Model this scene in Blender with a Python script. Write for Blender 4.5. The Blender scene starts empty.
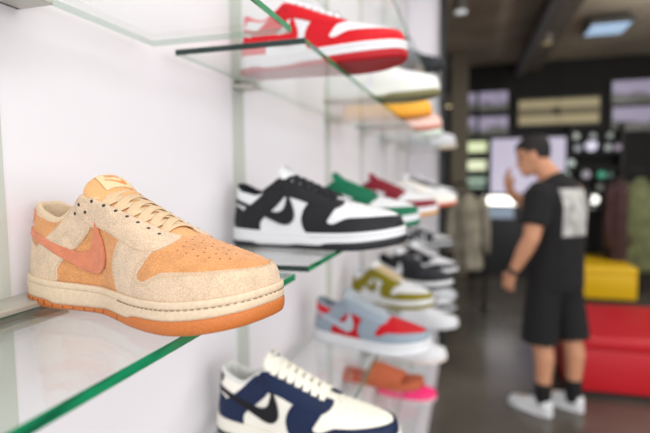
import bpy, bmesh, math, random
import numpy as np
from mathutils import Vector, Matrix
from mathutils.geometry import delaunay_2d_cdt
random.seed(7)
SC = bpy.context.scene
COL = SC.collection
R = math.radians

# ------------------------------------------------------------------ materials
def lin(c):
    return tuple(((v/255)/12.92 if v/255 <= .04045 else ((v/255+.055)/1.055)**2.4) for v in c)
MC = {}
def mat(name, col, rough=.5, kind=None, col2=None, scale=900., bump=.25, metal=0., spec=.5, sheen=0.):
    if name in MC: return MC[name]
    m = bpy.data.materials.new(name); m.use_nodes = True
    n = m.node_tree.nodes; l = m.node_tree.links
    p = n['Principled BSDF']
    c = lin(col)+(1,)
    p.inputs['Base Color'].default_value = c
    p.inputs['Roughness'].default_value = rough
    p.inputs['Metallic'].default_value = metal
    p.inputs['Specular IOR Level'].default_value = spec
    if sheen:
        p.inputs['Sheen Weight'].default_value = sheen
    if kind:
        tc = n.new('ShaderNodeTexCoord')
        nz = n.new('ShaderNodeTexNoise'); nz.inputs['Scale'].default_value = scale
        nz.inputs['Detail'].default_value = 5
        l.new(tc.outputs['Object'], nz.inputs['Vector'])
        cr = n.new('ShaderNodeValToRGB')
        c2 = lin(col2)+(1,) if col2 else tuple(v*.72 for v in c[:3])+(1,)
        cr.color_ramp.elements[0].color = c2; cr.color_ramp.elements[1].color = c
        cr.color_ramp.elements[0].position = .32; cr.color_ramp.elements[1].position = .62
        l.new(nz.outputs['Fac'], cr.inputs['Fac'])
        if kind == 'suede':          # nap: fine noise plus brushed patches
            n2 = n.new('ShaderNodeTexNoise'); n2.inputs['Scale'].default_value = scale*.07
            n2.inputs['Detail'].default_value = 4
            l.new(tc.outputs['Object'], n2.inputs['Vector'])
            mx = n.new('ShaderNodeMix'); mx.data_type = 'RGBA'; mx.blend_type = 'MULTIPLY'
            mx.inputs[0].default_value = .45
            cr2 = n.new('ShaderNodeValToRGB')
            cr2.color_ramp.elements[0].color = (.72, .72, .72, 1); cr2.color_ramp.elements[1].color = (1, 1, 1, 1)
            cr2.color_ramp.elements[0].position = .35; cr2.color_ramp.elements[1].position = .6
            l.new(n2.outputs['Fac'], cr2.inputs['Fac'])
            l.new(cr.outputs['Color'], mx.inputs[6]); l.new(cr2.outputs['Color'], mx.inputs[7])
            l.new(mx.outputs[2], p.inputs['Base Color'])
        else:
            l.new(cr.outputs['Color'], p.inputs['Base Color'])
        b = n.new('ShaderNodeBump'); b.inputs['Strength'].default_value = bump
        b.inputs['Distance'].default_value = .0006 if scale > 200 else .004
        l.new(nz.outputs['Fac'], b.inputs['Height']); l.new(b.outputs['Normal'], p.inputs['Normal'])
    MC[name] = m
    return m
def emat(name, col, strength):
    if name in MC: return MC[name]
    m = bpy.data.materials.new(name); m.use_nodes = True
    n = m.node_tree.nodes; l = m.node_tree.links
    p = n['Principled BSDF']; c = lin(col)+(1,)
    p.inputs['Base Color'].default_value = c
    p.inputs['Emission Color'].default_value = c; p.inputs['Emission Strength'].default_value = strength
    MC[name] = m
    return m

# ------------------------------------------------------------------ object helpers
def link(name, me, parent=None, mats=None, smooth=True):
    o = bpy.data.objects.new(name, me); COL.objects.link(o)
    for m in (mats if isinstance(mats, (list, tuple)) else [mats] if mats else []):
        me.materials.append(m)
    if smooth:
        for p in me.polygons: p.use_smooth = True
    if parent: o.parent = parent
    return o
def mesh(name, vs, fs, parent=None, mats=None, smooth=True, mi=None):
    me = bpy.data.meshes.new(name)
    me.from_pydata([tuple(map(float, v)) for v in vs], [], fs); me.update()
    o = link(name, me, parent, mats, smooth)
    if mi is not None:
        for p, k in zip(me.polygons, mi): p.material_index = k
    return o
def tag(o, label, cat, group=None, kind=None):
    o['label'] = label; o['category'] = cat
    if group: o['group'] = group
    if kind: o['kind'] = kind
    return o
def empty(name, loc=(0, 0, 0), rz=0, label=None, cat=None, group=None):
    o = bpy.data.objects.new(name, None); COL.objects.link(o)
    o.empty_display_size = .05
    o.location = loc; o.rotation_euler = (0, 0, rz)
    if label: tag(o, label, cat, group)
    return o
def bmo(name, bm, parent=None, mats=None, smooth=False):
    me = bpy.data.meshes.new(name)
    bmesh.ops.recalc_face_normals(bm, faces=bm.faces)
    bm.to_mesh(me); bm.free()
    return link(name, me, parent, mats, smooth)
def bbox(bm, lo, hi, bevel=0, seg=2, mi=0):
    lo = Vector(lo); hi = Vector(hi)
    g = bmesh.ops.create_cube(bm, size=1, matrix=Matrix.Translation((lo+hi)/2) @ Matrix.Diagonal((*(hi-lo), 1)))
    fs = list({f for v in g['verts'] for f in v.link_faces})
    for f in fs: f.material_index = mi
    if bevel:
        es = list({e for v in g['verts'] for e in v.link_edges})
        bmesh.ops.bevel(bm, geom=es, offset=bevel, segments=seg, affect='EDGES', profile=.6)
def box(name, lo, hi, m, parent=None, bevel=0, seg=2, smooth=False):
    bm = bmesh.new(); bbox(bm, lo, hi, bevel, seg)
    return bmo(name, bm, parent, m, smooth)
def cyl(bm, p0, p1, r0, r1=None, n=16):
    p0 = Vector(p0); p1 = Vector(p1); r1 = r0 if r1 is None else r1
    d = p1-p0
    q = d.to_track_quat('Z', 'Y').to_matrix().to_4x4()
    bmesh.ops.create_cone(bm, cap_ends=True, segments=n, radius1=r0, radius2=r1, depth=d.length,
                          matrix=Matrix.Translation((p0+p1)/2) @ q)
def tube(name, pts, r, m, parent=None, n=8):
    vs, fs = [], []
    pts = [Vector(p) for p in pts]
    for i, p in enumerate(pts):
        d = (pts[min(i+1, len(pts)-1)]-pts[max(i-1, 0)]).normalized()
        a = d.orthogonal().normalized() if i == 0 else (a - d*a.dot(d)).normalized()
        b = d.cross(a)
        for k in range(n):
            t = 2*math.pi*k/n
            vs.append(p + (a*math.cos(t)+b*math.sin(t))*(r if not callable(r) else r(i/(len(pts)-1))))
    for i in range(len(pts)-1):
        for k in range(n):
            fs.append((i*n+k, i*n+(k+1) % n, (i+1)*n+(k+1) % n, (i+1)*n+k))
    fs.append(tuple(range(n))[::-1]); fs.append(tuple(range((len(pts)-1)*n, len(pts)*n)))
    return mesh(name, vs, fs, parent, m)
def loft(name, rings, m, parent=None, caps=True, smooth=True):
    n = len(rings[0]); vs = [v for r in rings for v in r]; fs = []
    for i in range(len(rings)-1):
        for k in range(n):
            fs.append((i*n+k, i*n+(k+1) % n, (i+1)*n+(k+1) % n, (i+1)*n+k))
    if caps:
        fs.append(tuple(range(n))[::-1]); fs.append(tuple(range((len(rings)-1)*n, len(rings)*n)))
    return mesh(name, vs, fs, parent, m, smooth)

# ================================================================== THE LOW-TOP SNEAKER
# shoe space in mm: x heel -> toe, y minus = outer side, z up
def herm(xs, ys, q):
    xs = np.asarray(xs, float); ys = np.asarray(ys, float); q = np.asarray(q, float)
    m = np.gradient(ys, xs)
    m[1:-1] = (ys[2:]-ys[:-2])/(xs[2:]-xs[:-2])
    i = np.clip(np.searchsorted(xs, q)-1, 0, len(xs)-2)
    h = xs[i+1]-xs[i]; t = (q-xs[i])/h
    return ((2*t**3-3*t**2+1)*ys[i] + (t**3-2*t**2+t)*h*m[i] + (-2*t**3+3*t**2)*ys[i+1] + (t**3-t**2)*h*m[i+1])
#      u    ox   oyL  oyM   tx   ty   tz
TAB = [(0,   4,   0,  0,    9,   0,  102),
       (4,   7,  14, 14,   11,  11,  102),
       (8,  14,  24, 24,   16,  17,  99),
       (14, 31,  31, 30,   32,  22,  92),
       (22, 56,  34, 33,   54,  25,  88),
       (30, 80,  35, 34,   76,  25, 101),
       (36, 98,  37, 34,   91,  26, 111),
       (41, 113, 39, 36,  103,  25.5, 110.5),
       (45, 125, 41, 37,  114,  24, 105.5),
       (53, 148, 45, 40,  138,  20, 96),
       (62, 173, 49, 44,  163,  16, 86),
       (69, 195, 51, 46,  186,  13, 78),
       (72.5, 206, 51.3, 46.3,  197,  6, 75.8),
       (75.5, 214, 51, 46.3,  204,   0, 75),
       (79.5, 226, 50, 46,  216,   0, 72.4),
       (85, 245, 45, 44,  234,   0,  68),
       (91, 266, 35, 37,  250,   0,  64),
       (96, 283, 19, 26,  261,   0,  61),
       (100, 290, 3,  3,  266,   0,  59.5)]
NEAR = {22: (33, 35), 30: (30, 37), 36: (28.5, 39), 41: (29, 41), 45: (32, 43), 53: (40, 45.5), 62: (49, 47), 69: (54.5, 48), 72.5: (56, 48), 75.5: (57, 47.5), 79.5: (57, 46.5), 85: (53.5, 43), 91: (44, 35.5), 96: (27, 25)}
def _full(inner=False):
    rows = []
    global TAB
    if inner: TAB = [(r[:2]+NEAR.get(r[0], r[2:4])+(r[4], r[5]*(1.17 if 35 < r[0] < 75 else 1), r[6])) for r in TAB]
    for r in TAB: rows.append((r[0], r[1], -r[2] if r[0] < 100 else 3, r[4], -r[5], r[6]))
    for r in reversed(TAB[:-1]): rows.append((200-r[0], r[1], r[3], r[4], r[5], r[6]))
    head = [(a[0]-200,)+a[1:] for a in rows[-6:-1]]
    tail = [(a[0]+200,)+a[1:] for a in rows[1:6]]
    return np.array(head+rows+tail, float)
FT = _full()
def zbot(x): # underside of the outsole: toe spring and a slight heel lift
    x = np.asarray(x, float)
    return 11*np.clip((x-200)/98, 0, 1.2)**1.9 + 2.0*np.clip((22-x)/22, 0, 1)**2
def ztop(x): # upper rim of the midsole
    return herm([-20, 0, 60, 120, 200, 255, 300, 320], [33, 32, 28.5, 27, 28, 32, 38, 40], x)
def zmid(x): # border between midsole and outsole
    return zbot(x)+herm([-20, 0, 40, 50, 58, 112, 120, 128, 168, 178, 200, 285, 310], [9.5, 9.5, 9.5, 8.5, 6.0, 6.0, 7, 8.0, 8.0, 11, 12.5, 13.5, 13.5], x)
def outl(u, off=0.):
    u = np.asarray(u, float)
    x = herm(FT[:, 0], FT[:, 1], u); y = herm(FT[:, 0], FT[:, 2], u)
    if np.any(off):
        e = .6
        dx = herm(FT[:, 0], FT[:, 1], u+e)-herm(FT[:, 0], FT[:, 1], u-e)
        dy = herm(FT[:, 0], FT[:, 2], u+e)-herm(FT[:, 0], FT[:, 2], u-e)
        l = np.hypot(dx, dy)+1e-9
        x = x + off*dy/l; y = y - off*dx/l
    return x, y
def S0(u, t):
    ox, oy = outl(u)
    tx = herm(FT[:, 0], FT[:, 3], u); ty = herm(FT[:, 0], FT[:, 4], u); tz = herm(FT[:, 0], FT[:, 5], u)
    zb = ztop(ox)-3
    w = np.abs(np.mod(u+100, 200)-100)     # 0 heel .. 100 toe
    c = np.clip((w-26)/22, 0, 1); c = c*c*(3-2*c)
    ph = t*np.pi/2
    toe = np.clip((w-66)/30, 0, 1)
    pz = 1.0-.30*toe
    hz = np.clip(np.sin(ph), 0, 1)**pz
    hh = 1-np.clip(np.cos(ph), 0, 1)**(1.0+.1*toe)
    bl = .13*np.sin(np.pi*t)*(1-t*.4)       # bulge of the ankle part
    hz2 = t; hh2 = t*t*.75+.25*t - bl*.9
    fz = hz2*(1-c)+hz*c; fh = hh2*(1-c)+hh*c
    # inward sink of the quarter under the instep
    x = ox+(tx-ox)*fh; y = oy+(ty-oy)*fh
    rear = np.clip((10-w)/10, 0, 1)
    x = x + rear*6*np.sin(np.pi*np.clip(t*1.25-.25, 0, 1))*1.0 - rear*2.5*np.sin(np.pi*np.clip(t*1.4, 0, 1))
    z = zb+(tz-zb)*fz
    return np.stack([x, y, z], -1)
def nrm(u, t):
    t = np.clip(t, .0, .975); e = .4; f = .012
    du = S0(u+e, t)-S0(u-e, t)
    dt = S0(u, np.clip(t+f, 0, .99))-S0(u, np.clip(t-f, 0, .99))
    n = np.cross(du, dt); n /= np.linalg.norm(n, axis=-1, keepdims=True)+1e-9
    return n
def S(u, t, off=0.):
    u = np.asarray(u, float); t = np.asarray(t, float)
    n = nrm(u, t)
    return S0(u, t)+n*np.asarray(off)[..., None]*NS
NS = 1.0
_n = nrm(np.array([50.]), np.array([.3]))[0]
if _n[1] > 0: NS = -1.0
def set_form(inner):
    global FT, TAB, _G
    keep = TAB
    FT = _full(inner); TAB = keep; _G = S0(_gu, _gt)
_gu, _gt = np.meshgrid(np.linspace(0, 100, 401), np.linspace(0, 1, 161), indexing='ij')
_G = S0(_gu, _gt)
def inv(pts):        # side view (x, z) -> (u, t) on the outer side
    out = []
    for x, z in pts:
        d = (_G[..., 0]-x)**2+(_G[..., 2]-z)**2
        i, j = np.unravel_index(np.argmin(d), d.shape)
        u, t = _gu[i, j], _gt[i, j]
        for _ in range(6):
            p = S0(np.array([u, u+.1, u]), np.array([t, t, t+.001]))[:, [0, 2]]
            J = np.array([(p[1]-p[0])/.1, (p[2]-p[0])/.001]).T
            try: s = np.linalg.solve(J, np.array([x, z])-p[0])
            except Exception: break
            if abs(s[0]) > 3 or abs(s[1]) > .1: break
            u += s[0]; t += s[1]
        out.append((float(np.clip(u, 0, 100)), float(np.clip(t, 0, 1))))
    return out
def chaikin(p, n=2, closed=True):
    for _ in range(n):
        q = []
        m = len(p)
        rng = range(m) if closed else range(m-1)
        if not closed: q.append(p[0])
        for i in rng:
            a = p[i]; b = p[(i+1) % m]
            q.append((a[0]*.75+b[0]*.25, a[1]*.75+b[1]*.25)); q.append((a[0]*.25+b[0]*.75, a[1]*.25+b[1]*.75))
        if not closed: q.append(p[-1])
        p = q
    return p
KU, KT = 3., 90.
def dens(p, step=1.3, closed=True):
    q = []
    m = len(p)
    for i in range(m if closed else m-1):
        a = p[i]; b = p[(i+1) % m]
        l = math.hypot((b[0]-a[0])*KU, (b[1]-a[1])*KT); k = max(1, int(l/step))
        for j in range(k): q.append((a[0]+(b[0]-a[0])*j/k, a[1]+(b[1]-a[1])*j/k))
    if not closed: q.append(p[-1])
    return q
def tri(poly, step=2.4):
    pts = []
    for p in poly:
        v = Vector((p[0]*KU, p[1]*KT))
        if not pts or (v-pts[-1]).length > .25: pts.append(v)
    while (pts[0]-pts[-1]).length < .25: pts.pop()
    P = np.array([(v.x, v.y) for v in pts])
    x0, y0 = P.min(0); x1, y1 = P.max(0)
    gx, gy = np.meshgrid(np.arange(x0+step/2, x1, step), np.arange(y0+step/2, y1, step))
    g = np.stack([gx.ravel(), gy.ravel()], -1)
    Q = np.roll(P, -1, 0)
    ins = np.zeros(len(g), bool); dm = np.full(len(g), 1e9)
    for a, b in zip(P, Q):
        c = ((a[1] > g[:, 1]) != (b[1] > g[:, 1])) & (g[:, 0] < (b[0]-a[0])*(g[:, 1]-a[1])/(b[1]-a[1]+1e-12)+a[0])
        ins ^= c
        ab = b-a; tt = np.clip(((g-a)@ab)/(ab@ab+1e-9), 0, 1)
        dm = np.minimum(dm, np.linalg.norm(g-a-tt[:, None]*ab, axis=1))
    g = g[ins & (dm > step*.45)]
    allp = pts+[Vector(v) for v in g]
    r = delaunay_2d_cdt(allp, [], [list(range(len(pts)))], 1, 1e-4)
    V, F = r[0], r[2]
    return np.array([(v.x/KU, v.y/KT) for v in V]), [tuple(f) for f in F]
def panel_geo(poly, off, thick=1.5, step=2.4):
    V, F = tri(poly, step)
    cnt = {}
    for f in F:
        for i in range(3):
            a, b = f[i], f[(i+1) % 3]; cnt[(a, b)] = cnt.get((a, b), 0)+1
    bd = [(a, b) for (a, b) in cnt if (b, a) not in cnt]
    bs = {a for e in bd for a in e}
    o = np.full(len(V), float(off))
    for i in bs: o[i] = off-.45
    P = S(V[:, 0], V[:, 1], o)
    idx = sorted(bs); mp = {b: len(V)+k for k, b in enumerate(idx)}
    lo = S(V[idx, 0], V[idx, 1], np.full(len(idx), off-thick-.8))
    P = np.concatenate([P, lo])
    F = list(F)+[(b, a, mp[a], mp[b]) for a, b in bd]
    return P, F
MM = .001
def part_geo(name, geos, parent, m, smooth=True):
    vs = []; fs = []
    for P, F in geos:
        k = len(vs); vs += [tuple(p*MM) for p in P]; fs += [tuple(i+k for i in f) for f in F]
    return mesh(name, vs, fs, parent, m, smooth)
def mirror(poly): return [(200-a, b) for a, b in poly]
def ribbon(path, wv, w, th, ends=True):
    """flat band with softly rounded section along 3-D path (mm); wv = width direction per point"""
    vs = []; fs = []
    n = len(path); K = 10
    for i in range(n):
        d = path[min(i+1, n-1)]-path[max(i-1, 0)]; d = d/np.linalg.norm(d)
        a = wv[i]-d*np.dot(wv[i], d); a /= np.linalg.norm(a); b = np.cross(d, a)
        for k in range(K):
            t = 2*math.pi*k/K
            ca, sa = math.cos(t), math.sin(t)
            vs.append(path[i]+a*w/2*math.copysign(abs(ca)**.5, ca)+b*th/2*math.copysign(abs(sa)**.7, sa))
    for i in range(n-1):
        for k in range(K): fs.append((i*K+k, i*K+(k+1) % K, (i+1)*K+(k+1) % K, (i+1)*K+k))
    fs.append(tuple(range(K))[::-1]); fs.append(tuple(range((n-1)*K, n*K)))
    return np.array(vs), fs
def dashes(path, off, dl=2.2, gap=1.3, w=.55, dep=0.):
    """stitches along a (u,t) polyline"""
    p = dens(path, .4, closed=False)
    P = S(np.array([a[0] for a in p]), np.array([a[1] for a in p]), np.full(len(p), off))
    N = nrm(np.array([a[0] for a in p]), np.array([a[1] for a in p]))*NS
    L = np.concatenate([[0], np.cumsum(np.linalg.norm(np.diff(P, axis=0), axis=1))])
    geos = []; s = 0
    while s+dl < L[-1]:
        i = np.searchsorted(L, s); j = min(np.searchsorted(L, s+dl), len(P)-1)
        a, b = P[i], P[j]; d = b-a
        if np.linalg.norm(d) > .3:
            d /= np.linalg.norm(d); c = np.cross(N[i], d)*w/2; h = N[i]*.25
            vs = np.array([a-c-h, a+c-h, a+c+h, a-c+h, b-c-h, b+c-h, b+c+h, b-c+h])
            geos.append((vs, [(0, 1, 2, 3), (4, 7, 6, 5), (0, 4, 5, 1), (1, 5, 6, 2), (2, 6, 7, 3), (3, 7, 4, 0)]))
        s += dl+gap
    return geos
def disc(u, t, off, r, n=8):
    c = S(np.array([u]), np.array([t]), np.array([off]))[0]; N = nrm(np.array([u]), np.array([t]))[0]*NS
    a = np.cross(N, [0, 0, 1.]); a = a/np.linalg.norm(a) if np.linalg.norm(a) > .01 else np.array([1., 0, 0]); b = np.cross(N, a)
    vs = [c+a*r*math.cos(2*math.pi*k/n)+b*r*math.sin(2*math.pi*k/n) for k in range(n)]
    vs += [v-N*1.0 for v in vs]
    return np.array(vs), [tuple(range(n))]+[(k, n+k, n+(k+1) % n, (k+1) % n) for k in range(n)]

# side-view outlines of the leather pieces (mm)
def seg(a, b, n=8): return [(a[0]+(b[0]-a[0])*i/n, a[1]+(b[1]-a[1])*i/n) for i in range(n)]
def side(p, it=2): return inv(chaikin(p, it))
QUARTER_SW = [(112, 38.5), (120, 44), (123.5, 53), (121, 66), (116, 77), (110.5, 88), (110, 88), (108, 76), (105, 65), (98, 59), (87, 58), (70, 61.5),
              (50, 67), (28, 74), (12, 80), (2, 83), (2, 75.5), (12, 73), (26, 68), (48, 59.5), (68, 51), (88, 43), (101, 38.5)]
P_SWOOSH = chaikin([(x, z) for x, z in QUARTER_SW], 2)
P_STAY = [(85, 112), (92, 117.5), (104, 117.5)]
def build_shoe(under=False):
    """returns dict part name -> object (all children of a root empty)"""
    root = bpy.data.objects.new('sneaker', None); COL.objects.link(root)
    pt = {}
    dm = mat('base_leather', (200, 200, 200))
    def two(nm, g):
        pt[nm] = part_geo(nm, g[:1], root, dm); pt[nm+'#2'] = part_geo(nm, g[1:], root, dm)
    # ---- upper shell
    nu, nt = 200, 44
    uu, tt = np.meshgrid(np.linspace(0, 200, nu, endpoint=False), np.linspace(0, 1, nt), indexing='ij')
    P = S(uu, tt, np.zeros_like(uu)).reshape(-1, 3)
    F = [(i*nt+j, ((i+1) % nu)*nt+j, ((i+1) % nu)*nt+j+1, i*nt+j+1) for i in range(nu) for j in range(nt-1)]
    # material index: 0 quarter, 1 toe box
    o = mesh('upper', P*MM, F, root, [dm, dm])
    for i in range(nu):
        for j in range(nt-1):
            w = abs(((i+.5)*200/nu+100) % 200-100)
            o.data.polygons[i*(nt-1)+j].material_index = 1 if w > 66 else 0
    pt['upper'] = o
    # ---- eyestay (both sides): strip beside the throat with a leg running back and down the ankle
    stay = side([(86, 100), (88, 112), (94, 117), (104, 118.5), (112, 117)], 1)
    def ue(x): # u of spine x
        return float(np.interp(x, FT[5:24, 3], FT[5:24, 0]))
    inner = [(ue(x), .985) for x in (109, 120, 136, 152, 168, 182)]
    tip = [(70.0, .975), (72.6, .92), (73.4, .80), (71.5, .62)]
    lower = inv([(186, 63), (176, 64), (163, 67), (150, 71), (138, 75.5), (126, 79.5), (116, 82), (106, 82)])
    leg = side([(104, 79), (88, 66), (74, 54), (64, 46), (56, 40), (47, 36), (40, 44), (34, 52), (29, 60), (36, 66), (48, 74), (60, 84), (72, 96), (80, 105)], 1)
    A = [(x, z) for x, z in stay]
    # main eyestay polygon in (u,t)
    poly = chaikin([side([(84, 101)], 0)[0], side([(88, 112)], 0)[0], (37.6, .975), (40.5, .98), (42.6, .985)]+inner[1:]+tip+lower+inv([(98, 84), (90, 90)]), 1)
    poly = dens(poly)
    g = [panel_geo(poly, 2.1), panel_geo(mirror(poly), 2.1)]
    two('eyestay', g)
    stay_edge = poly
    # ---- ankle overlay leg
    poly = dens(chaikin(inv(chaikin([(106, 83), (88, 66), (72, 53), (64, 46), (60, 38), (62, 26), (42, 26), (20, 29), (17, 36), (21, 50), (28, 60), (40, 68), (54, 79), (68, 93), (82, 106), (94, 100)], 1)), 1))
    g = [panel_geo(poly, 1.7), panel_geo(mirror(poly), 1.7)]
    two('ankle_overlay', g); ankle_edge = poly
    # ---- heel counter (wraps round the back)
    lo = inv([(8, 31), (22, 29), (30, 29)]); up = inv([(33, 50), (27, 62), (18, 66), (9, 67)])
    half = [(0, .0)]+lo+up+[(0, .56)]
    full = [(a, b) for a, b in half[1:-1]]
    poly = dens(chaikin([(-a, b) for a, b in reversed(full)]+full, 1))
    pt['heel_counter'] = part_geo('heel_counter', [panel_geo(poly, 1.5)], root, dm)
    # ---- heel tab (back of the collar)
    up = [(5, .70), (8.5, .78), (10.5, .90), (9, .965), (4, .975)]
    poly = dens(chaikin([(-a, b) for a, b in reversed(up)]+up, 1))
    pt['heel_tab'] = part_geo('heel_tab', [panel_geo(poly, 1.6)], root, dm)
    # ---- collar panel (strip under the rim)
    rim = [(10, .93), (14, .955), (18, .96), (22, .96), (26, .96), (30, .955), (33, .95)]
    lowc = inv([(82, 107), (68, 92), (54, 78), (40, 67), (28, 62), (18, 67), (12, 72)])
    poly = dens(chaikin([(7, .90)]+rim+lowc, 1))
    two('collar_panel', [panel_geo(poly, 1.1), panel_geo(mirror(poly), 1.1)])
    # ---- toe overlay: strip up to the eyestay plus band round the toe
    back = side([(146, 20), (138, 34), (134, 48), (138, 62), (146, 74), (158, 74)], 0)
    front = side([(192, 67), (187, 59), (182, 51), (178.5, 45.5), (181, 42), (190, 41)], 0)
    band = [(73, .30), (78, .315), (84, .34), (90, .385), (95, .42), (100, .435)]
    lat = back+front+band
    bot = [(100, .0), (90, 0), (80, 0), (70, 0), (60, 0)]
    halfu = lat
    poly = halfu+[(200-a, b) for a, b in reversed(halfu[:-1])]+[(140, 0), (130, 0), (120, 0), (110, 0)]+bot
    poly = dens(chaikin(poly, 2))
    pt['toe_overlay'] = part_geo('toe_overlay', [panel_geo(poly, 1.5)], root, dm); toe_edge = halfu
    # ---- swoosh on both sides
    sw = dens(inv(P_SWOOSH), .9)
    two('side_logo', [panel_geo(sw, 2.9, 1.4, 1.8), panel_geo(mirror(sw), 2.9, 1.4, 1.8)])
    # ---- perforations of the toe box
    geos = []
    for r, (u0, n) in enumerate([(76, 5), (79.5, 5), (83, 5), (86.3, 4), (89.3, 3), (92, 2)]):
        for k in range(n):
            for s in (0, 1):
                if s and k == n-1: continue
                u = u0+(k % 2)*.8; t = .56+.43*(k+.5)/n
                if t > .985: t = .985
                geos.append(disc(u if not s else 200-u, t, .12, .85))
    pt['perforations'] = part_geo('perforations', geos, root, dm, False)
    # ---- eyelets
    geos = []; EY = []
    for i in range(7):
        x = 106+i*12.6; u = ue(x); t = .90-.012*i
        EY.append((u, t)); 
        for uu_ in (u, 200-u): geos.append(disc(uu_, t, 2.2, 1.7, 12))
    for q in inv([(92, 104), (84, 95), (99, 97)]):
        for uu_ in (q[0], 200-q[0]): geos.append(disc(uu_, q[1], 2.35, 1.7, 12))
    pt['eyelets'] = part_geo('eyelets', geos, root, dm, False)
    # ---- stitching
    geos = []
    def inset(path, d):
        q = []
        for i in range(len(path)):
            a = path[max(i-1, 0)]; b = path[min(i+1, len(path)-1)]
            dx = (b[0]-a[0])*KU; dy = (b[1]-a[1])*KT; l = math.hypot(dx, dy)+1e-9
            q.append((path[i][0]+dy/l*d/KU, path[i][1]-dx/l*d/KT))
        return q
    te = dens(chaikin(toe_edge[1:], 2, False), 1.3, False)
    for s in (0, 1):
        fm = (lambda p: [(200-a, b) for a, b in p]) if s else (lambda p: p)
        for d in (2.2, 4.2): geos += dashes(fm(inset(te, d)), 1.55)
        nn = len(stay_edge)
        geos += dashes(fm(inset(stay_edge[int(nn*.52):nn-2], 2.0 if True else 0)), 2.15)
        geos += dashes(fm(inset(ankle_edge[: int(len(ankle_edge)*.30)], 2.0)), 1.75)
        geos += dashes(fm(inset(ankle_edge[int(len(ankle_edge)*.55): int(len(ankle_edge)*.93)], 2.0)), 1.75)
    pt['stitching'] = part_geo('stitching', geos, root, dm, False)
    # ---- lining: padded rim rolling into the shoe
    us = np.linspace(-43, 43, 87)
    rings = []
    for u in us:
        T = S0(np.array([u]), np.array([1.]))[0]; T2 = S0(np.array([u]), np.array([.9]))[0]
        c0 = np.array([70, 0, T[2]]); inw = np.array([62-T[0] if abs(u) < 12 else (80-T[0])*.15, -T[1], 0.])
        l = np.linalg.norm(inw)
        inw = inw/l if l > 2 else np.array([-1., 0, 0])
        up = np.array([0, 0, 1.])
        r = 4.2
        ring = [T+(T2-T)*1.3-inw*1.0]
        c = T+inw*(r-1.0)-up*1.5
        for k in range(9):
            a = math.pi*k/8
            ring.append(c-inw*r*math.cos(a)+up*r*math.sin(a)*1.0)
        for zz, ii in ((12, .5), (25, 0), (45, -1), (60, 1.0)):
            ring.append(c+inw*(r-ii)-up*zz)
        rings.append(ring)
    n = len(rings[0]); vs = [v for r_ in rings for v in r_]
    fs = [(i*n+j, i*n+j+1, (i+1)*n+j+1, (i+1)*n+j) for i in range(len(rings)-1) for j in range(n-1)]
    pt['lining'] = part_geo('lining', [(np.array(vs), fs)], root, dm)
    # insole
    uu1 = np.linspace(0, 200, 80, endpoint=False); x, y = outl(uu1, -5.)
    pt['insole'] = part_geo('insole', [(np.stack([x, y, np.full_like(x, 34)], -1), [tuple(range(80))])], root, dm)
    # ---- tongue
    cx = np.array([200, 175, 150, 130, 115, 105, 97, 91, 88.5]); cz = np.array([75, 85.0, 96, 104.5, 111.5, 118.5, 125, 129.5, 130])
    hw = np.array([10, 15, 19, 22, 24.5, 27, 28.5, 26, 16]); th = np.array([3, 3.5, 4, 5, 6.5, 8.5, 9.5, 9, 6])
    s = np.linspace(0, 1, len(cx)); q = np.linspace(0, 1, 44)
    CX, CZ, HW, TH = [herm(s, a, q) for a in (cx, cz, hw, th)]
    def tong(i, yy, oo):
        dx = CX[min(i+1, 43)]-CX[max(i-1, 0)]; dz = CZ[min(i+1, 43)]-CZ[max(i-1, 0)]
        l = math.hypot(dx, dz); nx, nz = dz/l, -dx/l
        return np.array([CX[i]+nx*oo, yy*(1-.002*abs(yy)), CZ[i]+nz*oo-yy*yy/(2*34)*(1 if i < 30 else 1-.01*(i-30))])
    rings = []
    K = 28
    for i in range(44):
        ring = []
        for k in range(K):
            a = 2*math.pi*k/K; ca, sa = math.cos(a), math.sin(a)
            ring.append(tong(i, HW[i]*math.copysign(abs(ca)**.8, ca), TH[i]/2*math.copysign(abs(sa)**.7, sa)))
        rings.append(ring)
    vs = np.array([v for r_ in rings for v in r_])
    fs = [(i*K+k, i*K+(k+1) % K, (i+1)*K+(k+1) % K, (i+1)*K+k) for i in range(43) for k in range(K)]
    fs.append(tuple(range(K))); fs.append(tuple(range(43*K, 44*K))[::-1])
    pt['tongue'] = part_geo('tongue', [(vs, fs)], root, dm)
    # label patch on the tongue with its mark
    def tpatch(i0, i1, y0, y1, oo):
        vs = []; m = 9
        I = list(range(i0, i1))
        for i in I:
            for k in range(m): vs.append(tong(i, y0+(y1-y0)*k/(m-1), TH[i]/2*.98+oo))
        f = [(a*m+k, a*m+k+1, (a+1)*m+k+1, (a+1)*m+k) for a in range(len(I)-1) for k in range(m-1)]
        nn_ = len(vs)
        return np.array(vs), f
    pt['tongue_label'] = part_geo('tongue_label', [tpatch(27, 41, -15, 15, .5)], root, dm)
    geos = []
    def tmap(px, py, oo):   # px across (-1..1), py along (0..1)
        fi = 28+py*11; i = int(fi); f_ = fi-i
        return tong(i, px*13, TH[i]/2+oo)*(1-f_)+tong(i+1, px*13, TH[i+1]/2+oo)*f_
    sw2 = [((x-62)/62, .08+(z-36)/52*.5) for x, z in P_SWOOSH]
    sgn = 1
    V = [Vector((a*KU*5, b*30)) for a, b in sw2]
    r = delaunay_2d_cdt(V, [], [list(range(len(V)))], 1, 1e-4)
    geos.append((np.array([tmap(v.x/KU/5*.8, v.y/30, .8) for v in r[0]]), [tuple(f) for f in r[2]]))
    cu = bpy.data.curves.new('t', 'FONT'); cu.body = 'NIKE'; cu.align_x = 'CENTER'; cu.size = 1
    cu.resolution_u = 3
    to = bpy.data.objects.new('t', cu); COL.objects.link(to)
    me = bpy.data.meshes.new_from_object(to.evaluated_get(bpy.context.evaluated_depsgraph_get()))
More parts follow.
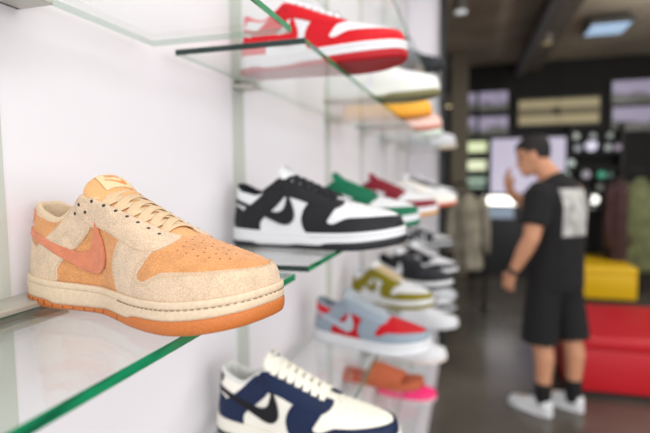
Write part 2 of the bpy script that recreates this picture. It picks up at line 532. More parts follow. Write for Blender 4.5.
    vv = [(v.co.x, v.co.y) for v in me.vertices]; ff = [tuple(p.vertices) for p in me.polygons]
    bpy.data.objects.remove(to); bpy.data.curves.remove(cu); bpy.data.meshes.remove(me)
    geos.append((np.array([tmap(a*.52, .60+b*.42, .8) for a, b in vv]), ff))
    pt['tongue_logo'] = part_geo('tongue_logo', geos, root, dm, False)
    # ---- laces
    geos = []
    def arc(P0, P1, top, n=16, lift=3.2):
        out = []
        for k in range(n):
            t = k/(n-1); p = P0*(1-t)+P1*t
            p = p + np.array([0, 0, 1.])*(top*math.sin(math.pi*t)**.75)
            out.append(p)
        return out
    def spt(u, t, o_): return S(np.array([u]), np.array([t]), np.array([o_]))[0]
    for i in range(7):
        uL, tL = EY[i]
        a = spt(uL, tL, 2.2); 
        sag = S0(np.array([uL]), np.array([.999]))[0]
        for sd in ((0, 1) if i < 6 else (0,)):
            j = i+1 if i < 6 else i
            uM, tM = EY[j]
            if sd == 0: p0 = spt(uL, tL-.0, 2.3); p1 = spt(200-uM, tM, 2.3)
            else: p0 = spt(200-uL, tL, 2.3); p1 = spt(uM, tM, 2.3)
            mid = (p0+p1)/2
            sp = S0(np.array([(uL+uM)/2]), np.array([.999]))[0]
            top = (11 if sd else 9.5)-.4*i
            if under:
                tl = .975; uu0 = (uL if sd == 0 else 200-uL); uu1 = (200-uM if sd == 0 else uM)
                p0 = spt(uu0, tl, 1.0); p1 = spt(uu1, tl, 1.0); mid = (p0+p1)/2; top = (9.5 if sd else 8.0)-.5*i
            path = arc(p0, p1, top)
            w = np.array([spt(ue(min(188, 106+i*12.6+6)), .999, 0)-spt(ue(106+i*12.6-4), .999, 0)]*len(path))
            geos.append(ribbon(path, list(w), 8.4, 1.5))
    pt['laces'] = part_geo('laces', geos, root, dm)
    # ---- midsole
    nu = 260; ua = np.linspace(0, 200, nu, endpoint=False)
    bx, by = outl(ua)
    prof = [(-1.5, 'm', 0, .2), (4.6, 'm', 0, .2), (4.9, 'm', .3, 0), (5.0, 'm', .6, 0), (4.9, 't', 0, -8.2), (4.7, 't', 0, -7.6), (3.9, 't', 0, -7.0), (3.9, 't', 0, -6.2), (4.7, 't', 0, -5.6),
            (4.9, 't', 0, -4.8), (4.9, 't', 0, -1.8), (4.3, 't', 0, -.6), (3.2, 't', 0, 0), (1.5, 't', 0, -.1), (.6, 't', 0, -1.0), (-2, 't', 0, -2.0)]
    rings = []
    for off, ref, fr, dz in prof:
        x, y = outl(ua, off)
        zm, zt = zmid(bx), ztop(bx)
        if ref == 'm': z = zm+dz+(zt-zm)*fr*.5
        else: z = zt+dz
        rings.append(np.stack([x, y, z], -1))
    Rg = np.array(rings); m_ = len(prof)
    vs = Rg.reshape(-1, 3)
    fs = [(j*nu+i, j*nu+(i+1) % nu, (j+1)*nu+(i+1) % nu, (j+1)*nu+i) for j in range(m_-1) for i in range(nu)]
    pt['midsole'] = part_geo('midsole', [(vs, fs)], root, dm)
    # sole stitching in the channel
    geos = []
    uf = np.linspace(0, 200, 900); fx, fy = outl(uf, 4.35); bx2, _ = outl(uf); fz = ztop(bx2)-6.6
    Pp = np.stack([fx, fy, fz], -1); L = np.concatenate([[0], np.cumsum(np.linalg.norm(np.diff(Pp, axis=0), axis=1))])
    s_ = 0
    while s_+3 < L[-1]:
        i, j = np.searchsorted(L, s_), np.searchsorted(L, s_+3.4)
        j = min(j, len(Pp)-1)
        a, b = Pp[i], Pp[j]; d = b-a; d /= np.linalg.norm(d)+1e-9; nn2 = np.array([-d[1], d[0], 0])*.5; up = np.array([0, 0, .4])
        if bx2[i] > 150:
            geos.append((np.array([a-nn2-up, a+nn2-up, a+nn2+up, a-nn2+up, b-nn2-up, b+nn2-up, b+nn2+up, b-nn2+up]),
                     [(0, 1, 2, 3), (4, 7, 6, 5), (0, 4, 5, 1), (1, 5, 6, 2), (2, 6, 7, 3), (3, 7, 4, 0)]))
        s_ += 6.2
    pt['sole_stitching'] = part_geo('sole_stitching', geos, root, dm, False)
    # ---- outsole
    prof = [(-14, 0, .5), (-3, 0, 0), (1.5, 0, .3), (4.0, .0, 1.6), (5.2, .3, 1.0), (5.5, .6, 0), (5.5, .94, 0), (5.0, 1, 0), (-1, 1, -.2)]
    rings = []
    for off, fr, dz in prof:
        x, y = outl(ua, off); zb_, zm = zbot(bx), zmid(bx)
        rings.append(np.stack([x, y, zb_+(zm-zb_)*fr+dz], -1))
    vs = np.array(rings).reshape(-1, 3); m_ = len(prof)
    fs = [(j*nu+i, j*nu+(i+1) % nu, (j+1)*nu+(i+1) % nu, (j+1)*nu+i) for j in range(m_-1) for i in range(nu)]
    # underside strips between the outer and inner edge
    for i in range(nu//2-1):
        a, b = i, i+1; c, d = (nu-i) % nu, (nu-i-1) % nu
        fs.append((a, b, d, c) if a != c else (a, b, d))
    pt['outsole'] = part_geo('outsole', [(vs, fs)], root, dm)
    # rib grooves along the rear of the outsole: bars coloured dark as their shade
    geos = []
    for xg in [14, 21, 29, 38, 47, 58, 70, 82, 95, 108, 122, 150]:
        for sd in (0, 1):
            uq = np.linspace(0, 60, 600); xq, yq = outl(uq if not sd else 200-uq, 5.6)
            i = int(np.argmin(abs(xq-xg))); u_ = uq[i] if not sd else 200-uq[i]
            x, y = outl(np.array([u_-.22, u_+.22, u_+.22, u_-.22]), np.array([5.7, 5.7, 3.0, 3.0]))
            zm_ = float(zmid(xg)); zb_ = float(zbot(xg))
            v = [(x[k], y[k], zb_+(zm_-zb_)*.35+1) for k in range(4)]+[(x[k], y[k], zm_-.3) for k in range(4)]
            geos.append((np.array(v), [(0, 1, 2, 3), (4, 7, 6, 5), (0, 4, 5, 1), (1, 5, 6, 2), (2, 6, 7, 3), (3, 7, 4, 0)]))
    pt['outsole_grooves'] = part_geo('outsole_grooves', geos, root, dm, False)
    bm_fix = [o_ for o_ in pt.values()]
    for o_ in bm_fix:
        bm = bmesh.new(); bm.from_mesh(o_.data); bmesh.ops.recalc_face_normals(bm, faces=bm.faces); bm.to_mesh(o_.data); bm.free()
    bm = bmesh.new(); bm.from_mesh(pt['upper'].data); bmesh.ops.remove_doubles(bm, verts=bm.verts, dist=.0003); 
    vv = [v for v in bm.verts if v.co.x > .225 and v.co.z > .047]
    for _ in range(8): bmesh.ops.smooth_vert(bm, verts=vv, factor=.5, use_axis_x=True, use_axis_y=True, use_axis_z=True)
    bm.to_mesh(pt['upper'].data); bm.free()
    for k_, o_ in pt.items():
        if k_.split('#')[0] in ('eyestay', 'ankle_overlay', 'heel_counter', 'heel_tab', 'collar_panel', 'toe_overlay', 'side_logo'):
            o_.data.set_sharp_from_angle(angle=R(50))
    return root, pt

# ================================================================== CAMERA (solved from the vanishing points of the shelves)
FPX = 500.
CAMZ = 1.45
vy = Vector((472-325, -(176-216.5), -FPX)).normalized()
up = Vector((.012, 1, 0)); vz = (up-vy*up.dot(vy)).normalized(); vx = vy.cross(vz)
ROT = Matrix((vx, vy, vz))             # camera -> world
cam = bpy.data.cameras.new('camera'); cam.sensor_width = 36; cam.lens = FPX/650*36
co = bpy.data.objects.new('camera', cam); COL.objects.link(co); SC.camera = co
co.matrix_world = Matrix.Translation((0, 0, CAMZ)) @ ROT.to_4x4()
cam.clip_start = .02; cam.clip_end = 100
cam.dof.use_dof = True; cam.dof.focus_distance = .46; cam.dof.aperture_fstop = 3.2
def ray(px, py): return ROT @ Vector(((px-325)/FPX, -(py-216.5)/FPX, -1))
def on_z(px, py, z):
    d = ray(px, py); return Vector((0, 0, CAMZ))+d*((z-CAMZ)/d.z)
def on_y(px, py, y):
    d = ray(px, py); return Vector((0, 0, CAMZ))+d*(y/d.y)

# ================================================================== ROOM
XW, XF = -.462, -.226
XB = -.434          # back edge of the glass, held off the wall by the clamps
def glossy_floor():
    m = mat('polished_concrete', (104, 98, 90), .22, 'n', (76, 71, 65), 1.1, .02)
    return m
def struct(o): o['kind'] = 'structure'; return o
M_wall = mat('white_lacquered_panel', (232, 229, 236), .5, spec=.35)
M_dark = mat('black_paint', (24, 23, 21), .7)
M_ceil = mat('brown_grey_ceiling', (206, 196, 176), .85, 'n', (176, 166, 148), 1.5, .03)
struct(box('floor', (-1.2, -3.2, -.1), (5, 9, 0), glossy_floor()))
struct(box('ceiling', (-1.2, -3.2, 3.2), (5, 9, 3.3), M_ceil))
struct(box('wall_left', (XW-.12, -3.2, 0), (XW, 3.93, 3.2), M_wall))
struct(box('trim_1', (XW-.12, 3.93, 0), (XW, 8.6, 3.2), M_dark))
struct(box('wall_back', (-1.2, 8.5, 0), (5, 8.6, 3.2), M_dark))
struct(box('wall_right', (4.6, -3.2, 0), (4.7, 8.6, 3.2), mat('grey_paint', (120, 116, 110), .8)))
# display end: white return panel and black upright
struct(box('trim_2', (XW, 3.9, 0), (XF-.01, 3.93, 3.2), M_wall))
o = box('display_post', (XF-.012, 3.86, 0), (XF+.035, 3.93, 3.2), mat('black_metal', (22, 22, 24), .4), bevel=.004)
tag(o, 'tall black post at the far end of the white shoe wall', 'post')
# wall channels (standards) let into the panels
M_std = mat('grey_green_channel', (196, 201, 196), .5)
M_alu = mat('brushed_aluminium', (196, 194, 186), .35, metal=.45)
STD = [-.16, .373, .945, 1.61, 2.14, 2.74, 3.3, 3.72]
for i, y in enumerate(STD):
    bm = bmesh.new()
    bbox(bm, (XW, y-.028, .07), (XW+.0015, y-.003, 3.2)); bbox(bm, (XW, y+.003, .07), (XW+.0015, y+.028, 3.2)); bbox(bm, (XW, y-.004, .07), (XW+.0008, y+.004, 3.2))
    struct(bmo('trim_%d' % (3+i), bm, None, M_std))
o = struct(box('trim_20', (XW, -.9, 0), (XF, 3.9, .07), M_wall, bevel=.003))

# ================================================================== GLASS SHELVES
def glass_mats():
    m = bpy.data.materials.new('clear_glass'); m.use_nodes = True
    n = m.node_tree.nodes; l = m.node_tree.links; n.clear()
    out = n.new('ShaderNodeOutputMaterial'); tr = n.new('ShaderNodeBsdfTransparent'); tr.inputs[0].default_value = (.965, .982, .972, 1)
    gl = n.new('ShaderNodeBsdfGlossy'); gl.inputs['Roughness'].default_value = .02; gl.inputs[0].default_value = (1, 1, 1, 1)
    ge = n.new('ShaderNodeNewGeometry'); dt = n.new('ShaderNodeVectorMath'); dt.operation = 'DOT_PRODUCT'
    l.new(ge.outputs['Normal'], dt.inputs[0]); l.new(ge.outputs['Incoming'], dt.inputs[1])
    ab = n.new('ShaderNodeMath'); ab.operation = 'ABSOLUTE'; l.new(dt.outputs['Value'], ab.inputs[0])
    om = n.new('ShaderNodeMath'); om.operation = 'SUBTRACT'; om.inputs[0].default_value = 1; l.new(ab.outputs[0], om.inputs[1])
    pw = n.new('ShaderNodeMath'); pw.operation = 'POWER'; l.new(om.outputs[0], pw.inputs[0]); pw.inputs[1].default_value = 5
    fr = n.new('ShaderNodeMath'); fr.operation = 'MULTIPLY_ADD'; l.new(pw.outputs[0], fr.inputs[0]); fr.inputs[1].default_value = .75; fr.inputs[2].default_value = .035
    mx = n.new('ShaderNodeMixShader')
    l.new(fr.outputs[0], mx.inputs[0]); l.new(tr.outputs[0], mx.inputs[1]); l.new(gl.outputs[0], mx.inputs[2]); l.new(mx.outputs[0], out.inputs[0])
    e = bpy.data.materials.new('glass_edge_green'); e.use_nodes = True
    n = e.node_tree.nodes; l = e.node_tree.links; p = n['Principled BSDF']
    p.inputs['Roughness'].default_value = .12; p.inputs['Specular IOR Level'].default_value = .6
    tc = n.new('ShaderNodeTexCoord'); mp = n.new('ShaderNodeMapping'); mp.inputs['Scale'].default_value = (2, 9, 60)
    nz = n.new('ShaderNodeTexNoise'); nz.inputs['Scale'].default_value = 1.3; nz.inputs['Detail'].default_value = 3
    cr = n.new('ShaderNodeValToRGB')
    cr.color_ramp.elements[0].color = lin((2, 50, 36))+(1,); cr.color_ramp.elements[1].color = lin((20, 134, 90))+(1,)
    cr.color_ramp.elements[0].position = .38; cr.color_ramp.elements[1].position = .56
    l.new(tc.outputs['Object'], mp.inputs[0]); l.new(mp.outputs[0], nz.inputs['Vector']); l.new(nz.outputs['Fac'], cr.inputs[0]); l.new(cr.outputs[0], p.inputs['Base Color'])
    d = mat('glass_edge_dark', (10, 42, 36), .12)
    q = bpy.data.materials.new('glass_edge_soft'); q.use_nodes = True
    n = q.node_tree.nodes; l = q.node_tree.links
    tr2 = n.new('ShaderNodeBsdfTransparent'); tr2.inputs[0].default_value = (.9, .96, .93, 1); m2 = n.new('ShaderNodeMixShader'); m2.inputs[0].default_value = .45
    n['Principled BSDF'].inputs['Base Color'].default_value = lin((120, 158, 140))+(1,); n['Principled BSDF'].inputs['Roughness'].default_value = .2
    l.new(tr2.outputs[0], m2.inputs[1]); l.new(n['Principled BSDF'].outputs[0], m2.inputs[2]); l.new(m2.outputs[0], n['Material Output'].inputs[0])
    return [m, e, d, q]
GM = glass_mats()
LV = {'top': 1.958, 'upper': 1.636, 'eye': 1.313, 'lower': .991, 'low': .669, 'bottom': .347}   # undersides, 10 mm panes
TOPZ = {k: v+.010 for k, v in LV.items()}
PANES = [(-.25, .625), (.68, 1.87), (1.91, 2.94), (2.98, 3.85)]
NM = {'top': 'topmost row', 'upper': 'red sneaker row', 'eye': 'tan sneaker row', 'lower': 'navy sneaker row', 'low': 'orange slide row', 'bottom': 'lowest row'}
BAY = ['nearest pane', 'second pane from the front', 'third pane from the front', 'farthest pane by the post']
for k, z in LV.items():
    for i, (a, b) in enumerate(PANES):
        if i == 0 and k not in ('upper', 'eye'): continue
        bm = bmesh.new(); bbox(bm, (XB, a, z), (XF, b, z+.010))
        bm.faces.ensure_lookup_table(); bm.normal_update()
        for f in bm.faces:
            c = f.calc_center_median()
            if abs(f.normal.z) > .5: f.material_index = 0
            elif f.normal.x > .5: f.material_index = 1
            elif f.normal.y < -.5: f.material_index = 2
            else: f.material_index = 3
        es = [e for e in bm.edges]
        bmesh.ops.bevel(bm, geom=es, offset=.0008, segments=1, affect='EDGES', material=-1)
        o = bmo('glass_shelf', bm, None, GM)
        lab = {('upper', 0): 'clear glass shelf above the tan sneaker with green front edge', ('eye', 0): 'clear glass shelf the tan sneaker stands on, green front edge'}.get((k, i), 'clear glass shelf, %s, %s' % (NM[k], BAY[i]))
        tag(o, lab, 'shelf', 'glass shelves on the white wall')
    ys = [y for y in STD if y > -.05 and (y > .5 or k in ('upper', 'eye'))]
    for j, y in enumerate(ys):
        if any(a-.03 < y < a or b < y < b+.03 for a, b in PANES): continue
        r = empty('shelf_bracket', (XW, y, z), 0)
        long = .058 if y < .5 else .026
        bm = bmesh.new(); bbox(bm, (.0, -long, -.006), (.046, long, -.0003), .0012); bmo('lower_jaw', bm, r, M_alu)
        bm = bmesh.new(); bbox(bm, (.0, -long, .0103), (.046, long, .0165), .0018); bmo('upper_jaw', bm, r, M_alu)
        bm = bmesh.new(); bbox(bm, (.0, -long, -.006), (.005, long, .0155), .001); bmo('back_plate', bm, r, M_alu)
        where = ['first', 'second', 'third', 'fourth', 'fifth', 'sixth', 'seventh'][STD.index(y)-1]
        tag(r, 'small aluminium glass clamp, %s, on the %s wall channel' % (NM[k], where), 'bracket', 'shelf clamps')

# ================================================================== SHOES
def M(c, leather=True): 
    nm = 'leather_%02x%02x%02x' % tuple(c)
    return mat(nm, c, .5, spec=.25)
def RB(c): return mat('rubber_%02x%02x%02x' % tuple(c), c, .55, spec=.35)
def FB(c): return mat('fabric_%02x%02x%02x' % tuple(c), c, .9, spec=.2)
W = (222, 225, 230)
def dress(pt, d):
    for k, o in pt.items():
        v = d.get(k.split('#')[0])
        if not v: continue
        v = v if isinstance(v, list) else [v]*len(o.material_slots)
        for s, m in zip(o.material_slots, v): s.link = 'OBJECT'; s.material = m
OV = ('eyestay', 'ankle_overlay', 'heel_counter', 'toe_overlay')
def scheme(over, quarter=W, toebox=W, swoosh=None, collar=None, tab=None, lining=W, tongue=W, laces=W, mid=W, out=None, toe_over=None):
    d = {k: M(over) for k in OV}
    if toe_over: d['toe_overlay'] = M(toe_over)
    d['upper'] = [M(quarter), M(toebox)]
    d['side_logo'] = M(swoosh or over); d['collar_panel'] = M(collar or quarter); d['heel_tab'] = M(tab or quarter)
    d['perforations'] = FB((60, 60, 60)); d['eyelets'] = FB((25, 25, 25)); d['stitching'] = FB(tuple(int(v*.85) for v in over))
    d['lining'] = FB(lining); d['insole'] = FB(lining); d['tongue'] = FB(tongue); d['tongue_label'] = FB(tongue); d['tongue_logo'] = FB(over)
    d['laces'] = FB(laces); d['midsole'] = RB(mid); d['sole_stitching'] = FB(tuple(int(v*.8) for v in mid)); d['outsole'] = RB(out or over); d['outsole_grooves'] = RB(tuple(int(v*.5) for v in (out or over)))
    return d
def sue(n, c, c2, sc=620, b=.9): return mat(n, c, .95, 'suede', c2, sc, b, spec=.15, sheen=.25)
S_cream = sue('cream_hairy_suede', (232, 209, 182), (190, 162, 134), 1100)
S_peach = sue('peach_suede', (230, 168, 110), (190, 126, 76), 1100, .7)
S_salmon = sue('salmon_suede', (222, 140, 106), (200, 116, 84), 1300, .7)
hero_d = {k: S_cream for k in OV}
hero_d.update(upper=[S_peach, S_peach], side_logo=S_salmon, collar_panel=S_peach, heel_tab=S_salmon,
    perforations=mat('punched_holes', (120, 78, 44), .9), eyelets=mat('eyelet_holes', (62, 56, 52), .8),
    stitching=mat('cream_thread', (200, 172, 142), .8), lining=mat('tan_mesh_lining', (226, 204, 176), .9, 'n', (196, 170, 140), 1500, .3),
    insole=mat('tan_insole', (214, 188, 156), .9), tongue=mat('peach_nylon', (232, 178, 124), .7, 'n', (204, 148, 96), 1400, .4),
    tongue_label=mat('woven_label', (226, 200, 160), .7), tongue_logo=mat('orange_print', (226, 142, 66), .6),
    laces=mat('tan_flat_lace', (220, 194, 160), .8, 'n', (192, 164, 130), 1800, .4),
    midsole=mat('cream_rubber', (220, 200, 174), .5, 'n', (210, 188, 160), 300, .08), sole_stitching=mat('brown_thread', (146, 122, 92), .8),
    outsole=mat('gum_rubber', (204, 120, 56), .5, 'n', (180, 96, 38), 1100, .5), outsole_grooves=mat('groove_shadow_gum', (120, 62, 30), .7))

set_form(True)
hero, hp = build_shoe(True)
set_form(False)
base, bp = build_shoe(False)
dress(hp, hero_d)
def put(root, heel, toe_dir, z, scale=1., name='sneaker'):
    root.name = name
    root.location = (heel[0], heel[1], z); root.rotation_euler = (0, 0, math.atan2(toe_dir[1], toe_dir[0])); root.scale = (scale,)*3
HERO = dict(heel=(-.452, .436), ang=-9.0, s=1.0)
put(hero, HERO['heel'], (math.cos(R(HERO['ang'])), math.sin(R(HERO['ang']))), TOPZ['eye'], HERO['s'])
tag(hero, 'tan and peach suede sneaker with gum sole, nearest on the glass shelf', 'sneaker')
for k_, p in hp.items():
    for v in p.data.vertices:
        if 'tongue' in k_: v.co.y *= 1.16; v.co.x += .004; v.co.z -= .002
        v.co.x += .011*math.sin(math.pi*min(max(v.co.x/.3, 0), 1))
NEST = {'tongue_label': 'tongue', 'tongue_logo': 'tongue', 'outsole_grooves': 'outsole', 'sole_stitching': 'midsole', 'perforations': 'upper', 'insole': 'lining'}
def nest(pt):          # details become sub-parts (all share the shoe's own origin)
    for k, v in NEST.items():
        if k in pt and v in pt: pt[k].parent = pt[v]
nest(hp)
hp['side_logo']['label'] = 'salmon orange curved side mark'; hp['outsole']['label'] = 'gum orange rubber outsole'; hp['eyestay']['label'] = 'cream hairy suede lace panel'

def style(name, d, label, heel, ang, lv, s=1.04, skip=(), mir=False):
    global base_used
    r = bpy.data.objects.new('sneaker', None); COL.objects.link(r)
    pt = {}
    for k, o in bp.items():
        if k in skip: continue
        c = o.copy(); COL.objects.link(c); c.parent = r; c.name = k.split('#')[0]; pt[k] = c
    nest(pt); dress(pt, d)
    put(r, heel, (math.cos(R(ang)), math.sin(R(ang))), TOPZ[lv], s)
    tag(r, label, 'sneaker', 'sneakers along the glass shelves')
    return r, pt
def heel_from_toe(px, Y, ang, s=1.04, lv='eye'):
    t = on_y(px, 200, Y) if Y > 0 else on_z(px, -Y, TOPZ[lv])
    y = t.y+.03
    return (t.x-.294*s*math.cos(R(ang)), y-.294*s*math.sin(R(ang)))
BLK = (30, 31, 36); GUM = (206, 150, 86); LG = (214, 218, 222)
tiny = ('perforations', 'stitching', 'sole_stitching', 'tongue_label', 'tongue_logo', 'eyelets', 'insole')
SH = [
 # name, scheme, label, toe px, Y, angle, level, scale, skip
 ('panda', scheme(BLK, out=BLK, laces=(36, 37, 42), lining=BLK, tongue=W), 'black and white sneaker with black laces, right of the tan one', 403, .855, 0, 'eye', 1.12, ()),
 ('green', scheme((14, 104, 74), tongue=(20, 112, 80), laces=(24, 116, 84)), 'green and white sneaker directly behind the black and white one', 418, -230, -1, 'eye', 1.05, ()),
 ('maroon', scheme((124, 24, 40), out=GUM, tongue=(130, 30, 44), laces=(134, 34, 48)), 'maroon and white sneaker with gum sole between the green and the all-white one', 437, -218, -2, 'eye', 1.05, tiny),
 ('white_red', scheme((232, 230, 226), laces=(40, 40, 44), mid=(244, 240, 230), out=(216, 96, 72), swoosh=(240, 240, 240)), 'white sneaker with dark laces and reddish sole tip behind the maroon one', 456, -207, -2, 'eye', 1.05, tiny),
 ('far_eye', scheme((60, 64, 70)), 'small grey and white sneaker farthest on the eye-level glass row', 457, -200, 0, 'eye', 1.0, tiny),
 ('red', scheme((200, 14, 30), lining=(214, 24, 40), tab=(214, 24, 40), out=(176, 14, 30)), 'bright red and white sneaker at the top, its red sole seen from below', 404, .87, -3, 'upper', 1.09, ()),
 ('olive_sole', scheme((226, 230, 226), mid=(232, 236, 230), out=(128, 124, 84)), 'pale grey-white sneaker with olive sole, under and behind the red one', 439, -97, 0, 'upper', 1.04, tiny),
 ('orange_up', scheme((236, 176, 66), quarter=(238, 190, 90), toebox=(238, 190, 90), laces=(238, 200, 120), mid=(240, 178, 64), out=(232, 152, 40)), 'yellow-orange sneaker on the upper glass row behind the olive-soled one', 431, -117, 0, 'upper', 1.04, tiny),
 ('pink_up', scheme((238, 190, 178), quarter=(240, 214, 206), toebox=(240, 206, 196), mid=(240, 222, 214), out=(226, 142, 122)), 'pale pink sneaker on the upper glass row behind the yellow-orange one', 441, -129, 0, 'upper', 1.04, tiny),
 ('pale_up', scheme((206, 222, 210), mid=(220, 230, 222), out=(196, 206, 196)), 'pale mint sneaker on the upper glass row behind the pink one', 442, -137, 0, 'upper', 1.04, tiny),
 ('grey_up', scheme((206, 208, 214), out=(220, 222, 226)), 'light grey sneaker on the upper glass row, second from the black post', 455, -144, 0, 'upper', 1.04, tiny),
 ('warm_up', scheme((234, 214, 186), out=(236, 214, 180)), 'cream sneaker farthest on the upper glass row near the black post', 456, -148.5, 0, 'upper', 1.04, tiny),
 ('navy', scheme((22, 37, 70), quarter=(240, 238, 228), toebox=(240, 238, 226), swoosh=(20, 20, 24), tab=(30, 30, 34), lining=(214, 216, 214), tongue=(232, 230, 220), laces=(244, 241, 228), mid=(236, 234, 222), out=(30, 34, 48)), 'navy and off-white sneaker with black side mark and thick cream laces', 397, -468, -4, 'lower', 1.12, ()),
 ('grey_red', scheme((146, 160, 174), quarter=(190, 14, 30), toebox=(190, 14, 30), collar=(206, 28, 42), swoosh=(176, 188, 198), tab=(206, 28, 42), lining=(150, 160, 172), tongue=(170, 180, 190), laces=(170, 180, 190), out=(226, 230, 236)), 'grey sneaker with bright red panels and white sole behind the navy one', 429, -359, -12, 'lower', 1.12, ()),
 ('olive', scheme((132, 122, 20), laces=(206, 186, 150)), 'olive green and white sneaker between the grey-red and the black one', 431, -313, -24, 'lower', 1.12, ()),
 ('black', scheme(BLK, quarter=(40, 41, 48), toebox=(44, 46, 54), swoosh=W, collar=BLK, tab=BLK, lining=BLK, tongue=W, laces=(50, 50, 56)), 'black sneaker with white side mark and white midsole behind the olive one', 451, -292, -22, 'lower', 1.14, tiny),
 ('bw1', scheme(BLK, laces=W), 'black and white sneaker with white toe just behind the black one', 457, -277, -18, 'lower', 1.06, tiny),
 ('bw2', scheme(BLK, laces=W, lining=BLK), 'black and white sneaker, last in the navy sneaker row by the post', 453, -248, -10, 'lower', 1.06, tiny),
 ('lowwhite', scheme((226, 226, 230), out=(236, 222, 214)), 'white sneaker on the row below, half hidden beneath the grey-red one', 446, -365, -6, 'low', 1.06, tiny),
 ('low2', scheme((226, 228, 234), laces=W), 'white sneaker behind the low white one, beside the black post', 458, -330, -4, 'low', 1.04, tiny),
 ('low3', scheme(BLK, laces=W), 'black and white sneaker on the orange slide row, second from last', 456, -314, -4, 'low', 1.04, tiny),
 ('low4', scheme((200, 206, 214), laces=W), 'pale grey sneaker, last on the orange slide row', 456, -301, -4, 'low', 1.04, tiny),
 ('pink', scheme((250, 60, 130), quarter=(250, 150, 180), toebox=(250, 40, 120), laces=(250, 180, 200), mid=(252, 70, 140), out=(240, 214, 214), swoosh=(250, 220, 60)), 'hot pink running shoe on the lowest row, under the orange slide', 436, -404, -5, 'bottom', 1.0, tiny),
]
for nm, d, lab, px, Y, ang, lv, s, skip in SH:
    style(nm, d, lab, heel_from_toe(px, Y, ang, s, lv), ang, lv, s, skip)
    
# black studded boot on the top row: dark upper plus studs
d = scheme((34, 38, 44), quarter=(30, 34, 40), toebox=(36, 40, 46), mid=(30, 34, 38), out=(28, 34, 38), laces=(40, 44, 50), swoosh=(60, 66, 72), lining=BLK, tongue=BLK)
r, pt = style('boot', d, 'black studded trail shoe highest on the wall, behind the red sneaker', heel_from_toe(444, -72, -3, 1.15, 'top'), -3, 'top', 1.15, tiny)
for q in (18, 52, 150, 185, 220, 255):
    for sd in (-1, 1):
        bm = bmesh.new(); w_ = 22 if q < 100 else 30
        cyl(bm, (q*MM, sd*w_*MM, float(zbot(q))*MM+.001), (q*MM, sd*w_*MM, -.0135), .009, .0065, 12); bmo('stud', bm, r, RB((26, 28, 32)))
r.location.z += .0135
for o in list(bp.values()): bpy.data.objects.remove(o)
bpy.data.objects.remove(base)

# orange slide sandal
def slide(heel, ang, z):
    r = empty('slide_sandal', (heel[0], heel[1], z), R(ang), 'orange-brown slide sandal with a wide strap on the lower glass shelf', 'sandal'); r.scale = (1.1, 1.1, 1.1)
    m = mat('terracotta_foam', (190, 98, 62), .75, 'n', (174, 84, 52), 400, .15)
    ua = np.linspace(0, 200, 120, endpoint=False); bx, _ = outl(ua)
    rings = []
    for off, fr, dz in ((-6, 0, 0), (2, 0, 1), (5, 0, 5), (5, 1, -5), (4, 1, -1), (1, 1, 0), (-5, 1, -2.5), (-9, 1, -6)):
        x, y = outl(ua, off); t = 26+5*np.cos(bx/300*6)+4*np.clip((30-bx)/30, 0, 1)
        rings.append(np.stack([x, y, zbot(bx)*.7+t*fr+dz], -1)*MM)
    o = loft('footbed', [list(map(tuple, q)) for q in rings], m, r)
    rings = []
    for k in range(19):                      # strap: broad band arching over the forefoot
        x0 = 118+k/18*115
        prof = []
        n = 20; hh = 62-28*(k/18)**1.2; ww = 50-abs(k-6)*.35
        for j in range(n+1):
            a = math.pi*j/n; prof.append((x0-(1-math.sin(a))*10, -math.cos(a)*ww, 14+math.sin(a)**.75*hh))
        for j in range(n, -1, -1):
            a = math.pi*j/n; prof.append((x0-(1-math.sin(a))*10, -math.cos(a)*(ww-7), 14+math.sin(a)**.75*(hh-8)))
        rings.append([tuple(v*MM for v in p) for p in prof])
    loft('strap', rings, m, r)
    return r
slide(heel_from_toe(422, -394, -8, 1.1, 'low'), -6, TOPZ['low'])

# ================================================================== PERSON
def skinned(name, pts, edges, rad, m, parent=None, sub=2, root=0):
    me = bpy.data.meshes.new(name); me.from_pydata(pts, edges, []); me.update()
    o = link(name, me, parent, m, False)
    sk = o.modifiers.new('skin', 'SKIN'); sk.use_smooth_shade = True
    for i, rr in enumerate(rad):
        v = me.skin_vertices[0].data[i]; v.radius = rr if isinstance(rr, tuple) else (rr, rr); v.use_root = (i == root)
    ss = o.modifiers.new('sub', 'SUBSURF'); ss.levels = sub; ss.render_levels = sub
    return o
fl = on_z(552, 410, 0)
PX, PY = fl.x, fl.y
skin = mat('skin', (206, 150, 118), .55, spec=.35)
per = empty('person', (PX, PY, 0), R(142), 'person in black T-shirt with white back print and black shorts, hand at face', 'person')
HM = Matrix.Translation((.155, .01, 1.578)) @ Matrix.Rotation(R(34), 4, 'Z') @ Matrix.Rotation(R(16), 4, 'Y')
def HV(p): return tuple(HM @ Vector(p))
HR = np.array([(-.122, .075, .02, .018), (-.114, .092, -.02, .036), (-.09, .098, -.055, .053), (-.06, .095, -.072, .061), (-.03, .091, -.086, .067), (0, .093, -.096, .073), (.03, .098, -.101, .076), (.06, .092, -.098, .074), (.085, .072, -.085, .062), (.103, .038, -.055, .040), (.110, .008, -.02, .012)])
def head_pt(z, a, off=0.):
    f, b, w_ = (float(np.interp(z, HR[:, 0], HR[:, i])) for i in (1, 2, 3))
    c_, s_ = math.cos(a), math.sin(a)
    cx_ = (f+b)/2; rx = (f-b)/2+off; y = (w_+off)*math.copysign(abs(s_)**.92, s_)*(1-.10*max(0, c_))
    x = cx_+rx*c_
    if c_ > .6 and not off:
        x += .026*math.exp(-(y/.011)**2)*max(0, 1-abs(z+.028)/.036)**.7*(1 if z < -.02 else .75)       # nose
        x += .006*math.exp(-(y/.022)**2)*math.exp(-((z+.068)/.010)**2)                                  # lips
        x -= .009*math.exp(-((abs(y)-.031)/.013)**2)*math.exp(-((z-.008)/.013)**2)                      # eye sockets
        x += .004*math.exp(-((z-.030)/.009)**2)
    return (x, y, z)
